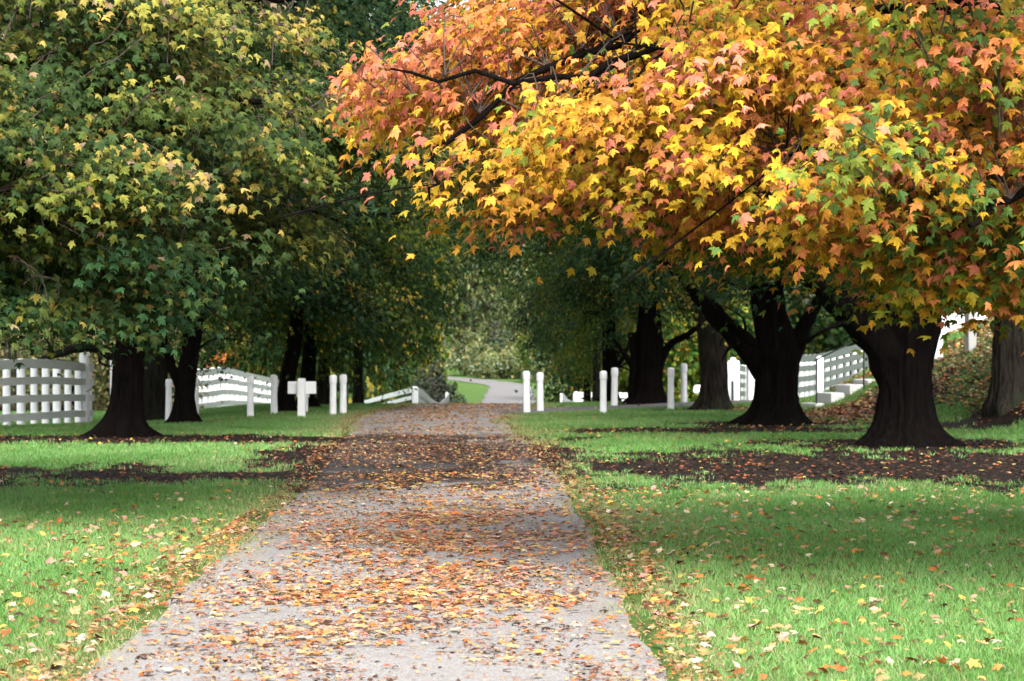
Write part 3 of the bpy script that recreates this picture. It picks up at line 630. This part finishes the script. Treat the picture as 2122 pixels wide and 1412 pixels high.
o.children[1].data = blob_crown('red_crown', dict(pal=[(.5, .13, .05), (.6, .2, .06), (.45, .2, .05)], w=[3, 2, 1]), 41, 120, 4.2, 5.4, 4.4, .45, 30, (.7, .7, .5))

def shrub(x, y, k, s, label, group, rz=0.):
    t = empty('shrub', (x, y, float(H(x, y)) - .05), label, 'shrub', group); t.scale = (s, s, s); t.rotation_euler[2] = rz
    mobj('foliage', SHRUB[k], t); return t
shrub(X(897, 84), 84, 0, .95, 'dark purplish bush behind the scalloped fence boards', 'bushes')
shrub(X(918, 88), 88, 0, .7, 'small dark bush at the end of the scalloped fence boards', 'bushes', 2.)
for (u, y, s, q) in [(1010, 222, 1.0, 'pale grey-green bush at the left of the hedge beyond the far road bend'), (1034, 226, 1.3, 'dusky blue-green bush in the middle of the hedge beyond the far road bend'), (1060, 224, 1.1, 'pale grey-green bush right of the middle of the hedge beyond the far road bend'), (1085, 220, 1.2, 'pale grey-green bush behind the left bollard of the pair right of the road'), (985, 232, 1.3, 'pale grey-green bush on the left beyond the far road bend')]:
    shrub(X(u, y), y, 0 if q.startswith('dusky') else 1, s * (1.9 if q.startswith('dusky') else 1), q, 'hedge bushes beyond the far road', u)
# brush with thin stems behind the left fence
STEMS = MB(); R = np.random.default_rng(6)
for k in range(9):
    a = R.uniform(-1.4, 1.4, 2); q = np.array([(a[0], a[1], -.2), (a[0] + R.normal() * .1, a[1], 1.5), (a[0] + R.normal() * .25, a[1], 3.2), (a[0] + R.normal() * .5, a[1], 5.2)]); STEMS.tube(catmull(q, 9), np.linspace(.045, .012, 9), n=6)
ST = STEMS.mesh('thin_stems', M_bark_g, True)
for i in range(17):
    u = -40 + i * 20 + R.uniform(-6, 6); y = [86, 74, 98][i % 3] + R.uniform(-3, 5); x = X(u, y)
    where = 'seen over the left fence' if u < 180 else 'seen in the gateway of the left fence'
    t = empty('sapling', (x, y, float(H(x, y)) - .05), 'thin-stemmed clump of yellowing saplings ' + where, 'sapling', 'saplings behind the left fence')
    s = .9 + .25 * R.random(); t.scale = (s, s, s * (1. if u > 150 else .85)); t.rotation_euler[2] = R.uniform(0, 6)
    mobj('stem', ST, t); mobj('foliage', SHRUB[2], t)

# ------------------------------------------------------------------ fences
def fence(name, label, ctrl, nposts, rails, post_r=.09, rail_h=.15, group='white board fences', over=.04, rail_mat=M_rail, cat='fence', hgt=1.36, square=False, side=-1, pitch=.262):
    """ctrl: (x, y, z_top, z_base) survey points of the fence line"""
    Cn = np.asarray(ctrl, float); n = 60; Q = catmull(Cn, n)
    base = empty(name, (Q[0, 0], Q[0, 1], Q[0, 3]), label, cat, group); b = np.array(base.location)
    d = np.concatenate([[0], np.cumsum(np.linalg.norm(np.diff(Q[:, :2], axis=0), axis=1))])
    def at(t): return np.array([np.interp(t * d[-1], d, Q[:, k]) for k in range(4)])
    for i in range(nposts):
        q = at(i / max(nposts - 1, 1)); mb = MB(); h = q[2] - q[3]; jr = post_r * (1 + .1 * ((i * 7) % 5 - 2) / 2)
        prof = [(jr, -.35), (jr, h - .06), (jr * .96, h - .035), (jr * .6, h - .012), (.001, h - .008)]
        mb.lathe(prof, 14, (q[0] - b[0], q[1] - b[1], q[3] - b[2])); mb.obj('post', M_white, base, True)
    tx = np.gradient(Q[:, 0]); ty = np.gradient(Q[:, 1]); l = np.hypot(tx, ty); nxv, nyv = ty / l, -tx / l
    if side < 0: pass
    else: nxv, nyv = -nxv, -nyv
    # keep the boards on the side of the fence that faces the road
    for j in range(rails):
        fr = .985 - j * pitch
        zt = Q[:, 3] + (Q[:, 2] - Q[:, 3]) * fr; w = .014
        hh = rail_h * (1.25 if j == 0 else 1.)
        wob = .012 * (vnoise(np.arange(n) * .9 + j * 9, np.zeros(n) + seed_of(name)) - .5)
        o1 = post_r * 1.12; o2 = o1 + 2 * w
        A = np.stack([Q[:, 0] + nxv * o1, Q[:, 1] + nyv * o1, zt + wob], 1); B = np.stack([Q[:, 0] + nxv * o2, Q[:, 1] + nyv * o2, zt + wob], 1)
        A2 = A - [0, 0, hh]; B2 = B - [0, 0, hh]
        V = np.stack([A, B, B2, A2], 1).reshape(-1, 3) - b
        Fc = []
        for i in range(n - 1):
            for k in range(4): Fc.append((i * 4 + k, i * 4 + (k + 1) % 4, i * 4 + 4 + (k + 1) % 4, i * 4 + 4 + k))
        Fc += [(3, 2, 1, 0), (n * 4 - 4, n * 4 - 3, n * 4 - 2, n * 4 - 1)]
        mobj('rail', np_mesh('rail', V, Fc, rail_mat), base)
    return base
def seed_of(s): return sum(map(ord, s)) % 17
def FP(u, vt, vb, y): return (X(u, y), y, Z(vt, y), Z(vb, y))
fence('board_fence', 'white four-board fence with round posts at the left edge, ending at a gateway', [FP(-60, 742, 898, 48.5), FP(0, 744, 887, 51.5), FP(60, 742, 884, 54), FP(120, 746, 878, 57), FP(184, 753, 874, 60.5)], 11, 4, post_r=.088, rail_h=.155, rail_mat=M_white, side=-1)
fence('board_fence', 'white four-board fence curving away behind the twin-stemmed maple', [FP(398, 765, 856, 80), FP(430, 763, 852, 83), FP(462, 761, 847, 88), FP(500, 770, 846, 93), FP(535, 778, 848, 98), FP(580, 788, 852, 104)], 19, 4, post_r=.095, rail_h=.17, side=-1)
fence('board_fence', 'white board fence climbing the bank behind the iron handrail', [FP(1640, 736, 822, 92), FP(1670, 735, 818, 90), FP(1700, 733, 812, 88), FP(1740, 724, 800, 86), FP(1785, 712, 788, 84), FP(1840, 698, 770, 82)], 16, 4, post_r=.088, rail_h=.2, side=-1)
fence('board_fence', 'short white fence panel joining the gate posts behind the thick maple', [FP(1526, 756, 826, 86), FP(1538, 756, 825, 85), FP(1552, 758, 824, 84)], 5, 4, post_r=.08, rail_h=.16, side=-1)
fence('board_fence', 'three white boards sloping downhill left of the road beyond the crest', [FP(858, 803, 866, 78), FP(800, 818, 880, 86), FP(740, 836, 895, 95), FP(690, 850, 905, 102)], 2, 3, post_r=.07, rail_h=.115, side=1, rail_mat=M_white)
fence('board_fence', 'grey scalloped boards dipping from the white corner post toward the far lawn', [FP(864, 803, 866, 78), FP(876, 812, 866, 78.5), FP(890, 826, 868, 79), FP(905, 834, 870, 79.5), FP(915, 828, 868, 80), FP(926, 815, 866, 80.5)], 2, 3, post_r=.05, rail_h=.24, side=-1)
fence('board_fence', 'white paddock rails behind the thin trunks on the right', [FP(1192, 812, 848, 90), FP(1230, 813, 848, 91), FP(1270, 813, 848, 92), FP(1330, 816, 850, 94)], 3, 2, pitch=.41, post_r=.085, rail_h=.15, side=-1, rail_mat=M_white)
fence('board_fence', 'short greyed fence wing left of the white paddock rails', [FP(1163, 815, 850, 89), FP(1170, 825, 850, 89.5), FP(1182, 832, 850, 90)], 2, 2, pitch=.41, post_r=.05, rail_h=.2, side=-1)
fence('board_fence', 'single low white rail lying along the crest right of the road', [FP(1120, 836, 852, 88), FP(1150, 836, 852, 88.5), FP(1176, 836, 852, 89)], 2, 1, post_r=.04, rail_h=.10, side=-1, rail_mat=M_white)

def post(u, vt, vb, y, w, label, cat='post', name='gate_post', group='white gate posts', mat=M_white, dome=True, sq=False):
    x = X(u, y); zb = Z(vb, y); h = Z(vt, y) - zb; r = w / 2 * y / F
    mb = MB()
    if sq: mb.box((0, 0, h / 2 - .1), (2 * r, 2 * r, h + .2), rz=.35, bev=.03)
    elif dome: mb.lathe([(r, -.25), (r, h - r * .9), (r * .95, h - r * .6), (r * .75, h - r * .28), (r * .4, h - r * .06), (.001, h)], 20)
    o = mb.obj(name, mat, None, not sq); o.location = (x, y, zb); return tag(o, label, cat, group)
post(175.5, 727, 878, 59.6, 23, 'tall round-topped white post at the end of the left fence')
post(236, 733, 862, 61.5, 16, 'white gate post half hidden behind the leaning maple')
post(1699, 738, 800, 79, 15, 'thick white round-topped post midway along the fence on the bank')
post(1519, 741, 818, 84, 12, 'round-topped white gate post showing beside the grey-brown maple')
post(1527, 747, 820, 83, 11, 'lower round-topped white gate post next to the taller one by the grey-brown maple')
post(1512, 748, 818, 85, 9, 'slim white gate post touching the grey-brown maple trunk')
post(1555, 755, 826, 74, 13, 'square white post just left of the thick forked maple', sq=True)
post(1941, 634, 731, 60, 19, 'tall square white post on the bank right of the broad maple', sq=True)
post(2011, 640, 730, 58.5, 18, 'grey weathered square post on the bank beneath the yellow leaves', mat=M_greypost, sq=True)
post(860, 801, 862, 77.3, 10, 'white corner post where the sloping boards meet the scalloped boards', sq=True)
post(926, 812, 860, 80.9, 5, 'thin grey end post of the scalloped boards beside the far lawn', mat=M_greypost, sq=True)
post(1190, 811, 846, 89.5, 11, 'leaning white end post of the paddock rails', sq=True).rotation_euler[1] = .3
post(1518, 789, 820, 78, 4, 'short dark stake in front of the gate posts', mat=M_iron, sq=True, group=None, name='stake')

# ------------------------------------------------------------------ bollards
def bollard(u, vt, vb, label, w=15):
    y = GY(vb); s = F / y; x = X(u, y); zb = float(H(x, y)); h = (vb - vt) / s; r = w / 2 / s
    t = empty('bollard', (x, y, zb), label, 'bollard', 'white bollards beside the drive')
    mb = MB(); n = 12
    mb.lathe([(r * .98, -.25), (r * .98, .12), (r * .92, .30), (r * .90, h - r * 2.6)], n); mb.obj('shaft', M_white, t, True)
    mb = MB(); k = h - r * 2.6
    mb.lathe([(r * .90, k + .002), (r * 1.0, k + r * .25), (r * 1.03, k + r * .5), (r * 1.03, k + r * 2.0), (r * .9, k + r * 2.35), (r * .6, k + r * 2.55), (.001, k + r * 2.6)], n); mb.obj('cap', M_white, t, True)
    t.rotation_euler = (.0, (u % 7 - 3) * .004, .2); return t
bollard(349, 780, 870, 'white bollard touching the twin-stemmed maple on its left', 14)
bollard(406, 778, 862, 'white bollard just right of the twin-stemmed maple', 14)
bollard(519, 778, 866, 'white bollard standing before the curving fence')
bollard(568, 777, 860, 'white bollard at the right end of the curving fence, beside a dark trunk')
bollard(690, 777, 862, 'left white bollard of the pair left of the road')
bollard(711, 776, 860, 'right white bollard of the pair left of the road')
bollard(1092, 770, 858, 'white bollard at the mouth of the drive, nearest the road')
bollard(1120, 773, 855, 'second white bollard from the road on the right')
bollard(1250, 769, 858, 'white bollard standing before the slim black trunk')
bollard(1273, 763, 844, 'white bollard across the drive, left of the double-stemmed maple')
bollard(1390, 763, 850, 'white bollard right of the double-stemmed maple, nearer of its pair')
bollard(1417, 754, 836, 'tallest-looking white bollard, left of the grey-brown maple')

# ------------------------------------------------------------------ signboard
y = GY(866); s = F / y
t = empty('signboard', (X(625, y), y, float(H(X(625, y), y))), 'blank white signboard on a single post, front of the left bollards', 'sign')
mb = MB(); mb.box((0, 0, .36), (.165, .16, 1.04), bev=.02); mb.obj('post', M_white, t)
mb = MB(); mb.box((0, .11, .67), (.63, .05, .275), bev=.006); mb.obj('board', M_white, t)
y2 = 60.5; t = empty('signboard', (X(627, y2), y2, float(H(X(627, y2), y2))), 'smaller white crosspiece on a post behind the blank signboard', 'sign')
mb = MB(); mb.box((.06, 0, .28), (.13, .12, .9), bev=.015); mb.obj('post', M_white, t)
mb = MB(); mb.box((0, .09, .42), (.30, .04, .1), bev=.006); mb.obj('board', M_white, t)

# ------------------------------------------------------------------ steps, handrail, stones, shed
for i, (u, vb, w, hgt, txt) in enumerate([(1684, 855, .32, .2, 'lowest small whitewashed stone step at the foot of the bank'), (1721, 842, .5, .3, 'second whitewashed stone step up the bank'), (1760, 825, .5, .3, 'third whitewashed stone step, strewn with leaves'), (1797, 809, .5, .24, 'fourth whitewashed stone step at the second handrail post'), (1836, 795, .45, .26, 'topmost whitewashed stone step, half hidden by the broad maple')]):
    y = 62 + i * .25; mb = MB(); mb.box((0, 0, hgt / 2 - .1), (w * .7, .85, hgt + .26), rz=.30, bev=.02)
    o = mb.obj('stone_step', M_stone); o.location = (X(u, y), y, Z(vb, y)); tag(o, txt, 'step', 'stone steps up the bank')
y = 61.6
t = empty('handrail', (X(1692, y), y, Z(845, y)), 'thin dark iron handrail climbing the bank beside the stone steps', 'handrail'); b = np.array(t.location)
PP = [(1692, 747, 845), (1790, 700, 812), (1882, 668, 775), (2003, 650, 738)]
for u, vt, vb in PP:
    mb = MB(); mb.tube([np.array((X(u, y), y, Z(vb, y) - .2)) - b, np.array((X(u, y), y, (Z(vt, y) + Z(vb, y)) / 2)) - b, np.array((X(u, y), y, Z(vt, y))) - b], [.021] * 3, n=8); mb.obj('post', M_iron, t, True)
mb = MB(); mb.tube(np.array([(X(u, y), y, Z(v, y) + .015) for u, v in [(1688, 749), (1692, 747), (1740, 724), (1790, 700), (1830, 683), (1882, 667), (1930, 652), (1945, 650), (2003, 650)]]) - b, [.018] * 9, n=8); mb.obj('rail', M_iron, t, True)
def stone(u, v, y, sx, sy, sz, label, rz=0.):
    R = np.random.default_rng(int(u)); mb = MB(); mb.box((0, 0, sz / 2 - .04), (sx, sy, sz + .08), rz=rz, bev=min(sx, sy, sz) * .3)
    o = mb.obj('marker_stone', M_stone, None, False); o.location = (X(u, y), y, Z(v, y)); return tag(o, label, 'stone')
stone(1534, 873, 54.2, .13, .12, .09, 'small white stone in the grass beside the roots of the thick forked maple')
stone(1938, 748, 60, .55, .5, .05, 'flat pale stone slab set in the leafy bank', .3)
stone(2051, 712, 60.5, .09, .09, .1, 'tiny white stone beside the grey-barked maple on the bank')
stone(1447, 813, 95, .34, .3, .26, 'white peaked marker stone on the lawn left of the grey-brown maple')
# white shed on top of the bank
y = 66.
t = empty('shed', (X(2010, y), y, 1.7), 'white board-sided shed at the top of the bank, mostly hidden by leaves', 'shed'); w = 2.3
mb = MB()
for k in range(12): mb.box((-1.1 + k * .2, -.0 - (k % 2) * .004, .9), (.196, .08, 2.9), bev=.006)
mb.box((0, .95, .9), (2.3, 1.8, 2.88)); mb.obj('wall', M_white, t)
mb = MB(); mb.add([(-1.35, -.25, 2.3), (1.35, -.25, 2.3), (1.35, .95, 3.2), (-1.35, .95, 3.2), (1.35, 2.1, 2.3), (-1.35, 2.1, 2.3), (-1.35, -.25, 2.38), (1.35, -.25, 2.38), (1.35, .95, 3.28), (-1.35, .95, 3.28), (1.35, 2.1, 2.38), (-1.35, 2.1, 2.38)],
               [(0, 1, 2, 3), (3, 2, 4, 5), (6, 9, 8, 7), (9, 11, 10, 8), (0, 6, 7, 1), (5, 4, 10, 11), (0, 3, 9, 6), (3, 5, 11, 9), (1, 7, 8, 2), (2, 8, 10, 4)]); mb.obj('roof', M_greypost, t)

# ------------------------------------------------------------------ grass
R = np.random.default_rng(55)
nb = 900000
y = 13.0 * (70 / 13.0) ** R.random(nb)                       # density falls off as 1/y^2 over area that grows with y
y = 12.6 + (70 - 12.6) * R.random(nb) ** 1.15
x = R.uniform(-1, 1, nb) * (.208 * y + .5)
hw = 1.75
e = np.abs(x - road_x(y)) - (hw + .42 * (fbm(y * .45 + 2 * np.sign(x - road_x(y)), x * .6) - .5))
sl = soil_shade(x, y)
drv = (y > 58.5) & (np.abs((x + .6) * .82 - (y - 60) * .57) < 1.2) & (x > -.9)
patch = fbm(x * .5 + 4, y * .4)
keep = (e > -.02) & (R.random(nb) > sl * 1.14) & ~drv
keep |= (e > -.42) & (e < 0) & (R.random(nb) < .55 * sstep(.42, .60, fbm(x * 2.2 + 9, y * 1.1)) + .04) & ~drv & (sl < .5)
x, y, e, patch, sl = x[keep], y[keep], e[keep], patch[keep], sl[keep]; nb = len(x)
zz = H(x, y)
sc_ = np.clip(y / 22, .8, 2.6)
hgt = R.uniform(.024, .056, nb) * np.clip(y / 30, .9, 1.35) * (.8 + .5 * patch); wid = .0042 * sc_ * R.uniform(.7, 1.3, nb)
az = R.uniform(0, 2 * math.pi, nb); lean = R.normal(0, .55, (nb, 2)) * hgt[:, None]
bx = np.cos(az) * wid; by = np.sin(az) * wid
V = np.zeros((nb, 3, 3)); V[:, 0] = np.stack([x - bx, y - by, zz - .004], 1); V[:, 1] = np.stack([x + bx, y + by, zz - .004], 1); V[:, 2] = np.stack([x + lean[:, 0], y + lean[:, 1], zz + hgt], 1)
straw = np.exp(-np.clip(e, 0, 9) / .40) * .62 + .05 + .16 * sstep(.50, .66, fbm(x * .8 + 31, y * .35 + 7))
gcol = np.where((patch > .52)[:, None], np.array([[.140, .300, .070]]), np.array([[.100, .240, .042]]))
gcol = gcol + (R.random((nb, 1)) < .25) * np.array([[.05, .06, .055]])
gcol = np.where((R.random(nb) < straw)[:, None], np.array([[.30, .275, .125]]), gcol) * R.uniform(.75, 1.25, (nb, 1))
tag(mobj('grass', np_mesh('grass', V.reshape(-1, 3), np.arange(nb * 3).reshape(-1, 3), M_grass, gcol)), None, None, kind='stuff')
print('blades', nb)

# ------------------------------------------------------------------ fallen leaves
R = np.random.default_rng(66)
FCOL = [('tan', (0.3444, 0.2214, 0.0984)), ('orange', (0.3936, 0.1476, 0.0369)), ('yellow', (0.4264, 0.2952, 0.0656)), ('pink', (0.4756, 0.2132, 0.164)), ('brown', (0.0615, 0.02952, 0.0164)), ('russet', (0.2788, 0.082, 0.0287)), ('pale cream', (0.5084, 0.41, 0.2788)), ('blackened', (0.01804, 0.01148, 0.0082))]
FC = np.array([q[1] for q in FCOL])
def scatter(n, x, y, wts, size=(.045, .088), tilt=.12, lift=.012):
    zz = H(x, y) + lift; nr = np.stack([R.normal(0, tilt, n), R.normal(0, tilt, n), np.ones(n)], 1); a = R.uniform(0, 2 * math.pi, n)
    return np.stack([x, y, zz], 1), nr, np.stack([np.cos(a), np.sin(a), np.zeros(n)], 1), R.uniform(*size, n), R.choice(len(FC), n, p=np.array((list(wts) + [0] * (len(FC) - len(wts)))) / sum(wts))
sets = []
def road_set(n, y0, y1, wts, **kw):
    y = R.uniform(y0, y1, n); x = road_x(y) + np.clip(R.normal(.08, .92, n), -1.85, 1.95); k = R.random(n) < sstep(.30, .56, fbm(x * 1.9 + 4, y * .9)); y, x = y[k], x[k]; n = len(x); sets.append(scatter(n, x, y, wts, lift=.042, **kw))
road_set(260, 12.8, 15.6, [3, 2, 1, 1.5, 2, 2, .8]); road_set(1500, 15.2, 18.5, [6, 2.4, .8, 3, 2.4, 4, .8], size=(.03, .085)); road_set(6500, 17.5, 27, [6, 2.6, 1.0, 3, 3, 4, .6], size=(.03, .085)); road_set(1700, 26, 34, [3, 3, 2.5, 1, 3, 2, .6])
road_set(6000, 30.5, 46, [.5, .12, .5, .01, 6, 1.4, .03, 9], size=(.04, .085)); road_set(3600, 46, 71, [3, 2, 2, .6, 5, 3, .6])  # mostly dark leaves here, deepening the painted shade band on the road
def lawn_set(n, y0, y1, side, spread, wts, **kw):
    y = R.uniform(y0, y1, n); d = 1.7 + np.abs(R.exponential(spread, n)); x = road_x(y) + side * d; k = np.abs(x) < .215 * y + .3; sets.append([q[k] for q in scatter(n, x, y, wts, lift=.03, tilt=.4, **kw)])
lawn_set(850, 13, 26, -1, 1.0, [3, 3, 2, 3, .8, 2, 2]); lawn_set(450, 14, 31, 1, .5, [3, 3, 2, 2.5, 1.2, 2, 2])
for n, y0, y1, x0, x1, w in [(1500, 13, 31, .9, 6.5, [3, 2.2, 2, 2, 1.2, 1.6, 2.2]), (260, 22, 33, -6.8, -2.6, [3, 3, 2, 2, .8, 1, 2]), (500, 40, 66, -12, -3, [2, 2, 4, .3, 2, 1, 1]), (700, 43, 66, .4, 7, [2, 2, 4, .3, 2, 1, 1])]:
    y = R.uniform(y0, y1, n); x = R.uniform(x0, x1, n); sets.append(scatter(n, x, y, w, lift=.03, tilt=.4))
# crumbs of broken leaf and twig on the gravel
n = 42000; y = 12.8 + 54 * R.random(n) ** 1.5; x = road_x(y) + R.uniform(-1.9, 1.9, n); k = R.random(n) < .12 + sstep(.30, .60, fbm(x * 1.6 + 14, y * .8)); x, y = x[k], y[k]
sets.append(scatter(len(x), x, y, [6, 2, .6, 1.2, 4.5, 4.5, 1, 1], size=(.012, .04), tilt=.3, lift=.034))
# leaf mould on the dark ground and the bank
n = 60000; y = R.uniform(30, 75, n); x = R.uniform(-14, 15, n); k = (soil_shade(x, y) > .45) & (np.abs(x) < .21 * y + .5); x, y = x[k][:17000], y[k][:17000]
sets.append(scatter(len(x), x, y, [.4, .1, .25, .01, 7, 1.6, .03, 8], size=(.04, .085), tilt=.22, lift=.012))
n = 30000; y = R.uniform(48, 75, n); x = R.uniform(5, 15, n); toe = toe_x(y); k = (soil_shade(x, y) > .25) & (x < .21 * y + .5) & (x > toe + np.where(y > 53, -2.4, .3)); x, y = x[k][:13000], y[k][:13000]
sets.append(scatter(len(x), x, y, [6, 1.6, .8, .3, 5, 5, 1, 3], size=(.06, .11), tilt=.4, lift=.03))
P_, N_, T_, S_, K_ = [np.concatenate([np.asarray(s[i]) for s in sets]) for i in range(5)]
ok = P_[:, 1] > 12
# the leaves that show largest lie nearest: those inside the frame within the first metres
vrow = VH + (EYE - P_[:, 2]) * F / P_[:, 1]; ucol = UC + P_[:, 0] * F / P_[:, 1]
inframe = (vrow < 1408) & (ucol > 6) & (ucol < 2116)
rank = np.where(inframe, S_ / P_[:, 1], 0); top = np.argsort(-rank)[:300]
rest = np.ones(len(P_), bool); rest[top] = False
def leaf_cols(K, R): return FC[K] * R.uniform(.72, 1.25, (len(K), 1)) * R.uniform(.93, 1.07, (len(K), 3))
V, Fc, fpl = leaves(P_[rest], N_[rest], T_[rest], S_[rest], curl=.9, vary=.6)
tag(mobj('leaf_litter', np_mesh('leaf_litter', V, Fc, M_litter, np.repeat(leaf_cols(K_[rest], R), fpl, 0))), None, None, kind='stuff')
# a few leaf meshes per colour, shared by the single leaves
BANK = {}
for ci in range(len(FC)):
    for q in range(4):
        T2 = MAPLE.copy(); T2[:, 2] = MAPLE[:, 2] * R.uniform(-.7, 1.5) + R.normal(0, .04, len(T2)); T2[:, :2] += R.normal(0, .03, (len(T2), 2)); T2[:, 0] -= .4
        BANK[ci, q] = np_mesh('fallen_leaf', T2, MAPLE_F, M_litter, np.repeat(leaf_cols(np.array([ci]), R), len(MAPLE_F), 0))
for i in top:
    ci = int(K_[i]); o = bpy.data.objects.new('fallen_leaf', BANK[ci, int(R.integers(4))]); s_ = float(S_[i])
    nrm = Vector(N_[i]).normalized(); o.rotation_mode = 'QUATERNION'
    o.rotation_quaternion = Vector((0, 0, 1)).rotation_difference(nrm) @ Euler((0, 0, float(R.uniform(0, 6.28)))).to_quaternion()
    o.location = P_[i] + np.array([0, 0, .006]); o.scale = (s_, s_, s_); C.objects.link(o)
    dd = P_[i][0] - float(road_x(P_[i][1])); where = 'on the pale gravel road' if abs(dd) < 1.66 else ('in the grass left of the road' if dd < 0 else 'in the grass right of the road')
    tag(o, '%s fallen maple leaf lying %s nearest the camera' % (FCOL[ci][0], where), 'leaf', '%s leaves %s' % (FCOL[ci][0], where))

# ------------------------------------------------------------------ light, sky, camera
el, azi = math.radians(44), math.radians(-158)     # overcast sun high behind the camera, a little to the right
sun = bpy.data.lights.new('sun', 'SUN'); sun.energy = 1.5; sun.angle = math.radians(42); sun.color = (1, .965, .91)
so = bpy.data.objects.new('sun', sun); C.objects.link(so)
d = Vector((.20 * math.cos(el), -.98 * math.cos(el), math.sin(el)))
so.rotation_euler = d.to_track_quat('Z', 'Y').to_euler(); so.location = (0, 0, 40)
w = bpy.data.worlds.new('World'); bpy.context.scene.world = w; w.use_nodes = True
nt = w.node_tree; nt.nodes.clear()
sky = nt.nodes.new('ShaderNodeTexSky'); sky.sky_type = 'NISHITA'; sky.sun_disc = False; sky.sun_elevation = el; sky.sun_rotation = math.atan2(d.x, d.y); sky.dust_density = 4.; sky.air_density = 1.2
hs = nt.nodes.new('ShaderNodeHueSaturation'); hs.inputs['Saturation'].default_value = .28
bg = nt.nodes.new('ShaderNodeBackground'); bg.inputs['Strength'].default_value = .15
wo = nt.nodes.new('ShaderNodeOutputWorld')
L(nt, sky.outputs[0], hs.inputs['Color']); L(nt, hs.outputs[0], bg.inputs['Color']); L(nt, bg.outputs[0], wo.inputs[0])

cam = bpy.data.cameras.new('camera'); co_ = bpy.data.objects.new('camera', cam); C.objects.link(co_)
cam.sensor_width = 36; cam.lens = 36 * F / 2122; cam.clip_end = 5000; cam.clip_start = .1
co_.location = (0, 0, EYE); co_.rotation_euler = (math.radians(90) - math.atan((706 - VH) / F), 0, 0)
cam.dof.use_dof = True; cam.dof.focus_distance = 21; cam.dof.aperture_fstop = 5.0
sc = bpy.context.scene; sc.camera = co_
sc.view_settings.view_transform = 'Standard'; sc.view_settings.look = 'None'; sc.view_settings.gamma = 1; sc.view_settings.exposure = 1.9
sc.cycles.max_bounces = 8; sc.cycles.diffuse_bounces = 4; sc.cycles.transmission_bounces = 4; sc.cycles.use_denoising = True
